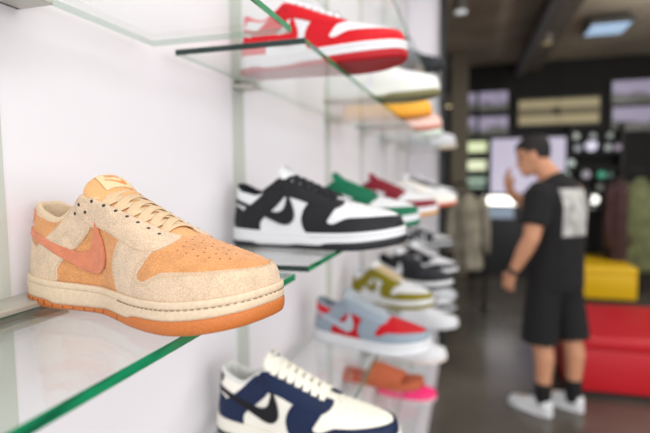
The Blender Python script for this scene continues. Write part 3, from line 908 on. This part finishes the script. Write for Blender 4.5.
P = {}; names = []; pts = []; rad = []; E = []
def J(n, p, r_, par=None):
    names.append(n); pts.append(p); rad.append(r_)
    if par: E.append((names.index(par), len(names)-1))
J('pelvis', (0, 0, .93), (.10, .11)); J('waist', (.005, 0, 1.06), (.125, .125), 'pelvis'); J('chest', (-.005, 0, 1.22), (.115, .135), 'waist')
J('upper', (-.005, 0, 1.34), (.085, .095), 'chest'); J('neck', (.045, 0, 1.435), .066, 'upper'); J('neck2', (.095, .003, 1.495), .061, 'neck'); J('neck3', (.135, .008, 1.555), .053, 'neck2')
for s, n in ((1, 'l'), (-1, 'r')):
    J('sh'+n, (-.01, s*.17, 1.345), .055, 'upper')
    J('sh2'+n, (-.01, s*.215, 1.325), .058, 'sh'+n)
    if s == 1: el, wr, pm = (-.015, .285, 1.10), (.10, .285, .885), (.125, .28, .83)
    else: el, wr, pm = (.18, -.22, 1.13), (.305, .02, 1.34), (.30, .055, 1.405)
    up_ = Vector((-.01, s*.215, 1.335)).lerp(Vector(el), .5)
    J('ua'+n, tuple(up_), .057, 'sh2'+n); J('el'+n, el, .046, 'ua'+n)
    fa = Vector(el).lerp(Vector(wr), .35); J('fa'+n, tuple(fa), .046, 'el'+n); J('wr'+n, wr, .028, 'fa'+n)
    J('pm'+n, pm, (.030, .018), 'wr'+n)
    d = (Vector(pm)-Vector(wr)).normalized(); sd = Vector((0, 0, 1)) if s < 0 else Vector((1, .1, 0)); sd = (sd-d*sd.dot(d)).normalized(); cu = Vector((.0, -s*1., 0)) if s > 0 else Vector((-.6, .2, .3)); cu = cu.normalized()
    for f, (o_, ln) in enumerate(((-.030, .060), (-.010, .072), (.010, .076), (.030, .070))):
        b0 = Vector(pm)+sd*o_+d*.02; b1 = b0+d*ln*.45+cu*.008; b2 = b1+d*ln*.3+cu*.022
        J('f%d%s' % (f, n), tuple(b0), .0088, 'pm'+n); J('g%d%s' % (f, n), tuple(b1), .0080, 'f%d%s' % (f, n)); J('h%d%s' % (f, n), tuple(b2), .0070, 'g%d%s' % (f, n))
    t0 = Vector(wr)+d*.02+sd*.022; t1 = t0+sd*.025+d*.025+cu*.01; t2 = t1+d*.028+cu*.01
    J('t0'+n, tuple(t0), .012, 'wr'+n); J('t1'+n, tuple(t1), .0105, 't0'+n); J('t2'+n, tuple(t2), .009, 't1'+n)
    st = .02 if s == 1 else -.06
    J('hip'+n, (0, s*.085, .84), (.08, .08), 'pelvis'); J('th'+n, (st*.4+.01, s*.10, .68), .085, 'hip'+n)
    J('kn'+n, (st+.01, s*.10, .49), .058, 'th'+n); J('cf'+n, (st-.02, s*.10, .36), .058, 'kn'+n); J('an'+n, (st-.015, s*.10, .10), .036, 'cf'+n)
    J('he'+n, (st-.02, s*.10, .055), .036, 'an'+n); J('bl'+n, (st+.12, s*.11, .045), (.036, .028), 'he'+n)
def ring_mesh(rings):
    n = len(rings[0]); vs = [tuple(v) for r_ in rings for v in r_]
    fs = [(i*n+k, i*n+(k+1) % n, (i+1)*n+(k+1) % n, (i+1)*n+k) for i in range(len(rings)-1) for k in range(n)]
    fs += [tuple(range(n))[::-1], tuple(range((len(rings)-1)*n, len(rings)*n))]
    me = bpy.data.meshes.new('m'); me.from_pydata(vs, [], fs); return me
def limb(ps, rs, n=20):
    ps = [Vector(p) for p in ps]; rings = []
    for i, p in enumerate(ps):
        d = (ps[min(i+1, len(ps)-1)]-ps[max(i-1, 0)]).normalized()
        a = (Vector((1, 0, 0))-d*d.x).normalized(); b = d.cross(a)
        r1, r2 = rs[i] if isinstance(rs[i], tuple) else (rs[i], rs[i])
        rings.append([p+a*r1*math.cos(2*math.pi*k/n)+b*r2*math.sin(2*math.pi*k/n) for k in range(n)])
    return ring_mesh(rings)
def fused(name, meshes, m, parent, voxel, it):
    bm = bmesh.new()
    for me in meshes: bm.from_mesh(me); bpy.data.meshes.remove(me)
    bmesh.ops.recalc_face_normals(bm, faces=bm.faces)
    o = bmo(name, bm, None, m)
    rm = o.modifiers.new('r', 'REMESH'); rm.mode = 'VOXEL'; rm.voxel_size = voxel; rm.use_smooth_shade = True
    if it: q = o.modifiers.new('s', 'SMOOTH'); q.iterations = it; q.factor = .5
    me = bpy.data.meshes.new_from_object(o.evaluated_get(bpy.context.evaluated_depsgraph_get()))
    bpy.data.objects.remove(o)
    return link(name, me, parent, None, True)
zs = list(np.linspace(-.122, .110, 50))
hd = ring_mesh([[HV(head_pt(z, 2*math.pi*k/48)) for k in range(48)] for z in zs])
ears = []
for s in (1, -1):
    ears.append(ring_mesh([[HV((-.002+.004*q+.020*f_*math.cos(2*math.pi*k/14), s*(.070+q*.0065), -.008+.033*f_*math.sin(2*math.pi*k/14))) for k in range(14)] for q, f_ in ((0, .7), (1, .85), (2, 1), (2.6, .9))]))
def ball(p, r):
    bm = bmesh.new(); bmesh.ops.create_icosphere(bm, subdivisions=2, radius=1, matrix=Matrix.Translation(p) @ Matrix.Diagonal((r[0], r[1], min(r), 1)))
    me = bpy.data.meshes.new('m'); bm.to_mesh(me); bm.free(); return me
rd2 = [q if isinstance(q, tuple) else (q, q) for q in rad]
solid = []
for a_, b_ in E:
    ra, rb = rd2[a_], rd2[b_]
    if ra[0] > 1.25*rb[0] and ra[0] > .075: ra = rb
    solid.append(limb([pts[a_], pts[b_]], [ra, rb]))
for p_, r_ in zip(pts, rd2): solid.append(ball(p_, r_))
body = fused('body', solid+[hd]+ears, skin, per, .0036, 4)
ix = {n: i for i, n in enumerate(names)}
blackcloth = mat('black_cotton', (22, 22, 25), .9, 'n', (15, 15, 17), 14, .25)
torso = limb([(0, 0, .77), (0, 0, .84), (0, 0, 1.0), (0, 0, 1.14), (-.005, 0, 1.27), (0, 0, 1.35), (.012, 0, 1.40), (.035, 0, 1.435)],
             [(.150, .190), (.150, .188), (.146, .182), (.146, .190), (.142, .196), (.122, .180), (.095, .125), (.072, .075)], 36)
sl = []
for a_ in 'lr':
    e_ = Vector(pts[ix['el'+a_]]); s0 = Vector(pts[ix['sh'+a_]]); s1 = Vector(pts[ix['sh2'+a_]])
    sl.append(limb([s0, s1, s1.lerp(e_, .3), s1.lerp(e_, .55), s1.lerp(e_, .72)], [.088, .086, .080, .081, .084]))
shirt = fused('tshirt', [torso]+sl, blackcloth, per, .008, 8); shirt.data.materials.append(blackcloth) if not shirt.data.materials else None
hips = limb([(0, 0, .98), (0, 0, .90), (0, 0, .80)], [(.13, .165), (.145, .185), (.13, .18)], 30)
lg = []
for s in (1, -1):
    st = .02 if s == 1 else -.06
    lg.append(limb([(0, s*.085, .86), (st*.4+.01, s*.098, .70), (st*.8+.01, s*.105, .56), (st+.01, s*.105, .45)], [.105, .104, .104, .108]))
shorts = fused('shorts', [hips]+lg, None, per, .008, 6)
for o_, m_ in ((body, skin), (shirt, blackcloth), (shorts, mat('black_shorts', (17, 17, 19), .85))):
    o_.data.materials.clear(); o_.data.materials.append(m_)
# short dark hair following the skull
vs = []; fs = []; nu_, nv_ = 48, 12
for i in range(nu_):
    a = 2*math.pi*i/nu_; c_ = math.cos(a)
    lo_ = np.interp(c_, [-1, -.4, .1, .5, .8, 1], [-.055, -.035, .0, .045, .058, .060])
    for j in range(nv_):
        z = lo_+(.110-lo_)*j/(nv_-1)
        x, y, z = head_pt(z, a, .007+.003*j/(nv_-1)); vs.append(HV((x, y, z+.010*(j/(nv_-1))**2)))
for i in range(nu_):
    for j in range(nv_-1): fs.append((i*nv_+j, ((i+1) % nu_)*nv_+j, ((i+1) % nu_)*nv_+j+1, i*nv_+j+1))
fs.append(tuple(i*nv_+nv_-1 for i in range(nu_)))
hair = mesh('hair', vs, fs, per, mat('black_hair', (22, 18, 17), .7, 'n', (12, 10, 10), 60, .4))
sm = hair.modifiers.new('s', 'SOLIDIFY'); sm.thickness = .009; sm.offset = -1
for s in (1, -1):
    bm = bmesh.new(); bmesh.ops.create_uvsphere(bm, u_segments=12, v_segments=8, radius=.011, matrix=Matrix.Translation(HV((.077, s*.030, .008)))); bmo('eye', bm, per, mat('eye_dark', (40, 30, 28), .2), True)
    st = .02 if s == 1 else -.06
    tube('sock', [(st-.018, s*.10, .20), (st-.017, s*.10, .15), (st-.016, s*.10, .10), (st-.018, s*.10, .06)], lambda t: .050-.004*t, mat('black_sock', (20, 20, 22), .9), per, 16)
tube('wristwatch', [(.088, .285, .905), (.094, .285, .893), (.10, .285, .881)], .034, mat('dark_watch', (40, 36, 34), .4), per, 18)
# trainers of the person
for s in (1, -1):
    st = .02 if s == 1 else -.06
    rings = []
    wht = mat('white_trainer', (226, 230, 234), .6)
    for k, (x, w_, h_) in enumerate([(-.075, .018, .05), (-.068, .034, .085), (-.03, .041, .098), (.02, .042, .092), (.07, .045, .075), (.12, .05, .060), (.165, .048, .05), (.195, .034, .04), (.206, .014, .03)]):
        ring = []
        for j in range(20):
            a = 2*math.pi*j/20; ca, sa = math.cos(a), math.sin(a)
            ring.append((st-.0+x, s*.105+w_*math.copysign(abs(ca)**.7, ca), .012+h_/2+h_/2*math.copysign(abs(sa)**.75, sa)))
        rings.append(ring)
    t_ = loft('trainer', rings, wht, per)
    rings = []
    for z, dz in ((0, -.004), (.006, .0), (.02, .002), (.026, -.002)):
        ring = []
        for j in range(40):
            a = 2*math.pi*j/40; ca, sa = math.cos(a), math.sin(a)
            xx = .065+.146*math.copysign(abs(ca)**.8, ca); ww = (.046+.008*math.sin((xx-.02)*12))
            ring.append((st+xx+dz*ca, s*.105+(ww+dz)*math.copysign(abs(sa)**.8, sa), z))
        rings.append(ring)
    loft('trainer_sole', rings, mat('white_sole', (232, 234, 238), .5), per)
# back print laid onto the shirt
bpy.context.view_layer.update()
dg = bpy.context.evaluated_depsgraph_get()
from mathutils.bvhtree import BVHTree
ev = shirt.evaluated_get(dg); me_ = ev.to_mesh()
bv = BVHTree.FromPolygons([v.co.copy() for v in me_.vertices], [tuple(p.vertices) for p in me_.polygons])
ev.to_mesh_clear()
vs = []; n1, n2 = 14, 18
pr = []; ok = True
for i in range(n1):
    for j in range(n2):
        yy = -.135+.265*i/(n1-1); zz = 1.10+.27*j/(n2-1)
        h = bv.ray_cast(Vector((-1, yy, zz)), Vector((1, 0, 0)))
        vs.append(h[0]+Vector((-.004, 0, 0)) if h[0] else Vector((-.15, yy, zz)))
fs = [(i*n2+j, i*n2+j+1, (i+1)*n2+j+1, (i+1)*n2+j) for i in range(n1-1) for j in range(n2-1)]
def print_mat():
    m = mat('white_back_print', (206, 206, 204), .8, 'n', (150, 150, 150), 16, .0)
    return m
mesh('back_print', vs, fs, per, print_mat())

# ================================================================== BENCHES
def bench(name, lo, hi, c, label):
    r = empty(name, ((lo[0]+hi[0])/2, (lo[1]+hi[1])/2, 0))
    tag(r, label, 'bench')
    o = Vector(r.location)
    l, h = Vector((*lo, .03))-o, Vector((*hi, .40))-o
    m = mat('vinyl_'+name+label[:6].strip().replace(' ', '_'), c, .33, spec=.5)
    box('upholstery', (l.x, l.y, .035), (h.x, h.y, .315), m, r, .012, 3, True)
    box('seat_cushion', (l.x-.002, l.y-.002, .318), (h.x+.002, h.y+.002, .40), m, r, .02, 4, True)
    box('plinth', (l.x+.03, l.y+.03, 0), (h.x-.03, h.y-.03, .036), mat('black_plinth', (20, 20, 20), .6), r)
a = on_z(567, 394, 0); b = on_z(577, 303, .40)
bench('bench', (a.x, a.y), (a.x+1.5, b.y), (200, 20, 36), 'large red upholstered bench beside the standing person')
a = on_z(560, 304, 0); b = on_z(637, 304, 0); c = on_z(600, 252, .40)
bench('bench', (1.05, b.y), (b.x, min(c.y, b.y+1.05)), (255, 206, 16), 'yellow upholstered bench behind the red one')

# ================================================================== BACK OF THE SHOP
YB = 8.44
def rect_on(px0, py0, px1, py1, Y=YB):
    a = on_y(px0, py1, Y); b = on_y(px1, py0, Y); return a, b
def screenmat(nm, strength, seed):
    m = bpy.data.materials.new(nm); m.use_nodes = True
    n = m.node_tree.nodes; l = m.node_tree.links; p = n['Principled BSDF']
    tc = n.new('ShaderNodeTexCoord'); sx = n.new('ShaderNodeSeparateXYZ'); l.new(tc.outputs['Generated'], sx.inputs[0])
    nz = n.new('ShaderNodeTexNoise'); nz.inputs['Scale'].default_value = 2.3; nz.noise_dimensions = '4D'; nz.inputs['W'].default_value = seed
    l.new(tc.outputs['Generated'], nz.inputs['Vector'])
    ad = n.new('ShaderNodeMath'); ad.operation = 'MULTIPLY_ADD'; l.new(nz.outputs['Fac'], ad.inputs[0]); ad.inputs[1].default_value = .9; l.new(sx.outputs['Z'], ad.inputs[2])
    cr = n.new('ShaderNodeValToRGB'); e = cr.color_ramp.elements
    e[0].position = .55; e[0].color = lin((104, 104, 92))+(1,); e[1].position = .98; e[1].color = lin((196, 184, 214))+(1,)
    x = e.new(.72); x.color = lin((132, 130, 124))+(1,); x = e.new(.80); x.color = lin((40, 38, 44))+(1,); x = e.new(.86); x.color = lin((180, 168, 196))+(1,)
    l.new(ad.outputs[0], cr.inputs[0]); l.new(cr.outputs[0], p.inputs['Emission Color']); p.inputs['Emission Strength'].default_value = strength
    p.inputs['Base Color'].default_value = (.02, .02, .02, 1); p.inputs['Roughness'].default_value = .3
    return m
bez = mat('black_bezel', (14, 14, 15), .5)
for k, (r_, lab) in enumerate([((463, 93, 476, 111), 'narrow wall screen at far left, upper of two'), ((463, 117, 476, 135), 'narrow wall screen at far left, lower of two'),
      ((479, 91, 508, 111), 'lit wall screen left of the beige sign, upper one'), ((479, 116, 508, 135), 'lit wall screen left of the beige sign, lower one'),
      ((612, 79, 655, 104), 'lit wall screen right of the beige sign, upper one'), ((612, 106, 655, 131), 'lit wall screen right of the beige sign, lower one')]):
    a, b = rect_on(*r_); r = empty('wall_screen', (a.x, YB, a.z)); tag(r, lab, 'screen', 'screens high on the back wall')
    box('bezel', (-.03, .0, -.03), (b.x-a.x+.03, .05, b.z-a.z+.03), bez, r, .005)
    box('display', (0, -.006, 0), (b.x-a.x, .004, b.z-a.z), screenmat('screen_picture_%d' % k, .62, k*3.1), r)
a, b = rect_on(518, 96, 600, 126); r = empty('lit_sign', (a.x, YB, a.z)); tag(r, 'wide beige sign panel with two pale bands high on the back wall', 'sign')
w_, h_ = b.x-a.x, b.z-a.z
box('sign_frame', (-.03, 0, -.03), (w_+.03, .05, h_+.03), bez, r, .005)
box('sign_board', (0, -.006, 0), (w_, .004, h_), emat('sign_tan', (112, 102, 76), .55), r)
box('pale_band', (.01, -.012, h_*.66), (w_-.01, -.004, h_*.93), emat('sign_pale', (170, 158, 122), .62), r)
box('pale_band', (.01, -.012, h_*.06), (w_-.01, -.004, h_*.34), emat('sign_pale', (170, 158, 122), .62), r)
box('emblem', (w_*.44, -.012, h_*.40), (w_*.52, -.004, h_*.66), bez, r, .01)
a, b = rect_on(490, 137, 566, 193, 8.2); r = empty('white_banner', (a.x, 8.2, a.z)); tag(r, 'tall white banner hanging behind the person', 'banner')
box('banner_cloth', (0, 0, 0), (b.x-a.x, .012, b.z-a.z), emat('glowing_banner', (206, 200, 222), .62), r)  # white cloth given a glow of its own, no lamp behind it
box('banner_rail', (-.03, -.008, b.z-a.z), (b.x-a.x+.03, .02, b.z-a.z+.03), bez, r)
# ceiling rail carrying banner keeps it up
for x_ in (.1, b.x-a.x-.1):
    tube('banner_wire', [(x_, .006, b.z-a.z+.02), (x_, .006, 3.2-a.z)], .004, bez, r, 6)
# lit counter
M_cnt = mat('black_counter', (20, 20, 22), .35)
a = on_y(483, 205, 7.6); b = on_y(519, 196, 7.6)
ct = empty('shop_counter', (a.x-.1, 7.6, 0)); tag(ct, 'black shop counter with bright white light bar, left of the person', 'counter')
box('counter_body', (0, .0, 0), (1.6, .45, a.z-.08), M_cnt, ct, .01)
box('counter_top', (-.02, -.02, a.z-.08), (1.62, .47, a.z-.04), M_cnt, ct, .006)
box('light_bar', (.1, -.01, a.z+.0), (.1+b.x-a.x, .03, b.z), emat('led_white', (255, 252, 245), 3.2), ct, .01)
box('light_bar_stand', (.2, .0, a.z-.042), (.24, .02, a.z+.003), bez, ct)
box('light_bar_stand', (.55, .0, a.z-.042), (.59, .02, a.z+.003), bez, ct)
a2, b2 = rect_on(486, 207, 514, 218, 7.58)
box('lit_front_panel', (a2.x-ct.location.x, -.024, a2.z), (b2.x-ct.location.x, .003, b2.z), emat('cool_panel', (150, 166, 186), .5), ct)

# shelving with little round lamps and ornaments behind the counter
BOK = [(430, 22, .9, (200, 210, 200), .6), (480, 18, .8, (190, 196, 200), .5), (530, 18, .8, (180, 190, 186), .45), (435, 55, .9, (190, 194, 206), .5), (475, 50, 1.5, (220, 216, 236), 1.1), (525, 50, .9, (190, 200, 196), .5),
       (415, 98, 1.0, (200, 214, 208), .8), (400, 115, 1.0, (190, 220, 206), .8), (460, 122, 1.1, (190, 184, 196), .55), (505, 127, 1.0, (90, 180, 150), .6), (528, 125, .9, (120, 150, 140), .4), (500, 165, .9, (140, 146, 140), .4), (484, 205, 1.2, (255, 255, 246), 2.6), (553, 45, .9, (190, 176, 200), .4), (450, 190, .7, (120, 130, 130), .4)]
a, b = rect_on(567, 133, 622, 205, 8.35)
ra = empty('display_rack', (a.x, 8.35, 0)); tag(ra, 'dark metal rack carrying small round lamps right of the banner', 'rack')
W_ = b.x-a.x
for x_ in (0, W_-.04): box('upright', (x_, -.15, 0), (x_+.04, .08, 2.2), bez, ra)
racks = [on_y(560, v, 8.2).z for v in (141, 153, 168, 180, 192, 205)]
for z_ in racks: box('rack_shelf', (.04, -.18, z_-.02), (W_-.04, .08, z_), bez, ra)
for k, (X, Y_, s_, c_, st_) in enumerate(BOK):
    px, py = 430+X*.3395, 130+Y_*.3395
    p = on_y(px, py, 8.23); r_ = .055*s_
    z0 = min(racks, key=lambda q: abs(q-(p.z-r_-.02)))
    o = empty('globe_lamp', (p.x, p.y, z0)); 
    side_ = ['upper', 'middle', 'lower'][0 if Y_ < 40 else 1 if Y_ < 110 else 2]
    tag(o, 'small round blurred lamp on the dark rack, %s rows' % side_, 'lamp', 'round lamps on the dark rack, %s rows' % side_)
    bm = bmesh.new(); cyl(bm, (0, 0, 0), (0, 0, .02), .03, .02); bmo('lamp_foot', bm, o, bez)
    bm = bmesh.new(); bmesh.ops.create_uvsphere(bm, u_segments=20, v_segments=12, radius=r_, matrix=Matrix.Translation((0, 0, r_+.016)))
    bmo('globe', bm, o, emat('globe_%d' % k, c_, st_*.9), True)

# lit niche with pale things at the far left
a, b = rect_on(458, 139, 491, 192, 8.35)
nc = empty('lit_niche', (a.x, 8.35, a.z)); tag(nc, 'lit wall cabinet with pale goods left of the banner', 'cabinet')
w_, h_ = b.x-a.x, b.z-a.z
for q in (0, w_-.03): box('cabinet_side', (q, -.2, 0), (q+.03, .1, h_), bez, nc)
for q in (0, .33, .66, .97): box('cabinet_shelf', (.03, -.2, h_*q), (w_-.03, .1, h_*q+.02), bez, nc)
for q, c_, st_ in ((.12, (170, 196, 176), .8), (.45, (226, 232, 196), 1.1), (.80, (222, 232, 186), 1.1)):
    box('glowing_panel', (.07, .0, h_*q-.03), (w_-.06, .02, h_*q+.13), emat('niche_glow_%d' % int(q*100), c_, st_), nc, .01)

# pale column and the coats
struct(box('trim_21', (-.30, 7.5, 0), (-.06, 7.74, 3.2), mat('beige_plaster', (128, 120, 104), .8)))
def jacket(px, py, Y, wpx, hpx, c, label, group=None):
    t = on_y(px, py, Y); sc = Y/450
    w_, h_ = wpx*sc/2, hpx*sc
    r = empty('hanging_jacket', (t.x, t.y, t.z-h_)); tag(r, label, 'jacket', group)
    m = mat('cloth_%02x%02x%02x' % c, c, .9, 'n', tuple(int(v*.7) for v in c), 7, .6)
    rings = []
    for k in range(17):
        f = k/16; ring = []
        ww = w_*(.78+.10*(1-f)) if f < .8 else w_*(.80-.56*((f-.8)/.2)**1.3)
        dd = .10+.03*(1-f) if f < .85 else .10-.05*(f-.85)/.15
        for j in range(36):
            a_ = 2*math.pi*j/36
            fold = 1+.10*math.sin(a_*7+f*2)*(1-f)
            ring.append((ww*math.cos(a_)*fold, dd*math.sin(a_)*fold, h_*f))
        rings.append(ring)
    loft('jacket_body', rings, m, r)
    for s in (-1, 1):
        tube('sleeve', [(s*w_*.55, 0, h_*.93), (s*w_*.85, 0, h_*.82), (s*w_*.98, -.02, h_*.55), (s*w_*1.0, -.05, h_*.22)], lambda t: .065-.018*t, m, r, 14)
    bm = bmesh.new(); cyl(bm, (-w_*.5, 0, h_*.96), (0, 0, h_*1.04), .008); cyl(bm, (w_*.5, 0, h_*.96), (0, 0, h_*1.04), .008); cyl(bm, (0, 0, h_*1.03), (0, 0, h_+.10), .004)
    bmo('hanger', bm, r, bez)
    return t.z+.10
def rail(x0, x1, y, z, label):
    r = empty('clothes_rail', (x0, y, 0)); tag(r, label, 'clothes rail')
    for k, x_ in enumerate((0, x1-x0)):
        tube('upright', [(x_, 0, 0), (x_, 0, z)], .014, bez, r, 10); box('foot', (x_-.02, -.16, 0), (x_+.02, .16, .03), bez, r, .005)
    tube('crossbar', [(0, 0, z), (x1-x0, 0, z)], .013, bez, r, 10)
z_ = jacket(468, 193, 5.6, 30, 66, (176, 170, 152), 'pale beige jacket hanging by the black display post')
rail(on_y(453, 190, 5.6).x, on_y(486, 190, 5.6).x, 5.6, z_, 'short black clothes rail holding the pale beige jacket')
z_ = jacket(641, 178, 6.85, 26, 74, (126, 132, 92), 'sage green jacket hanging at the right edge behind the benches')
jacket(620, 178, 6.85, 16, 70, (84, 58, 58), 'dark maroon jacket beside the sage green one')
rail(on_y(608, 190, 6.85).x, on_y(668, 190, 6.85).x, 6.85, z_, 'long black clothes rail with the green and maroon jackets')

# ceiling: dark duct, second beam, lamps, track spots
struct(box('trim_22', (.72, 1.0, 3.0), (.95, 8.5, 3.2), mat('dark_beam', (104, 98, 88), .6), bevel=.01))
bm = bmesh.new(); cyl(bm, (.64, 1.0, 2.92), (.64, 7.7, 2.92), .07, None, 20); o = bmo('ceiling_duct', bm, None, mat('galvanised_duct', (96, 94, 92), .4, metal=.7), True)
tag(o, 'round metal duct running along the dark ceiling beam', 'duct')
c = on_z(607, 28, 3.08)
r = empty('ceiling_lamp', (c.x, c.y, 3.04)); tag(r, 'rectangular ceiling lamp glowing pale blue at upper right', 'ceiling lamp')
box('lamp_housing', (-.22, -.24, .03), (.22, .24, .10), mat('grey_housing', (70, 68, 64), .5), r, .01)
box('diffuser', (-.19, -.21, .018), (.19, .21, .032), emat('blue_diffuser', (168, 196, 226), 1.0), r, .006)
for x_ in (-.12, .12): tube('drop_rod', [(x_, 0, .09), (x_, 0, .16)], .012, bez, r, 8)
def spot(px, py, lab, col_=(190, 176, 130), e=.6, z=2.98):
    c = on_z(px, py, z-.05)
    r = empty('ceiling_spot', (c.x, c.y, z-.1)); tag(r, lab, 'ceiling spot')
    bm = bmesh.new(); cyl(bm, (0, 0, .02), (0, .0, .18), .06, .06, 20); bmo('spot_can', bm, r, mat('spot_grey', (110, 106, 98), .5), False)
    bm = bmesh.new(); cyl(bm, (0, 0, .008), (0, 0, .022), .05, .05, 20); bmo('spot_lens', bm, r, emat('spot_%s' % lab[:8].replace(' ', '_'), col_, e))
    tube('spot_stem', [(0, 0, .17), (0, 0, 3.2-(z-.1))], .01, bez, r, 8)
spot(547, 40, 'warm ceiling spot beside the dark beam', (170, 150, 110), .5)
spot(461, 8, 'bright ceiling spot right above the black post', (220, 222, 224), .8)
spot(449, 104, 'yellowish spot lamp low beside the black post', (250, 226, 170), 1.3, 2.55)
spot(456, 78, 'dim tan ceiling spot above the left screens', (170, 150, 110), .5)

# ================================================================== LIGHT
def area(name, loc, rot, sx, sy, e, c=(1, 1, 1)):
    l = bpy.data.lights.new(name, 'AREA'); l.shape = 'RECTANGLE'; l.size = sx; l.size_y = sy; l.energy = e; l.color = c
    o = bpy.data.objects.new(name, l); COL.objects.link(o); o.location = loc; o.rotation_euler = rot
    return o
area('shopfront_daylight', (2.2, -3.0, 1.7), (R(82), 0, R(12)), 4.5, 2.6, 95, (1, .99, .98))
area('side_fill', (4.5, -.4, 1.8), (R(88), 0, R(90)), 4.6, 2.6, 165, (1, .99, .98))  # added fill from the right for the white wall; no window there
area('ceiling_wash', (.5, .9, 3.15), (0, R(0), 0), .5, 5.0, 55, (1, .98, .96))
area('ceiling_fill', (2.0, 4.2, 2.3), (R(180), 0, 0), .3, 3.0, 24, (1, .96, .9))  # added to brighten the ceiling from below; no fixture belongs here
area('ceiling_wash_far', (2.4, 4.6, 3.15), (0, 0, 0), .8, 3.0, 75, (1, .97, .93))
w = bpy.data.worlds.new('world'); SC.world = w; w.use_nodes = True
w.node_tree.nodes['Background'].inputs[0].default_value = (.96, .97, 1, 1); w.node_tree.nodes['Background'].inputs[1].default_value = 1.6
SC.view_settings.view_transform = 'Standard'; SC.view_settings.look = 'None'; SC.view_settings.exposure = -.33; SC.view_settings.gamma = 1
SC.cycles.use_denoising = True
SC.cycles.max_bounces = 10; SC.cycles.transparent_max_bounces = 24
SC.cycles.sample_clamp_indirect = 6
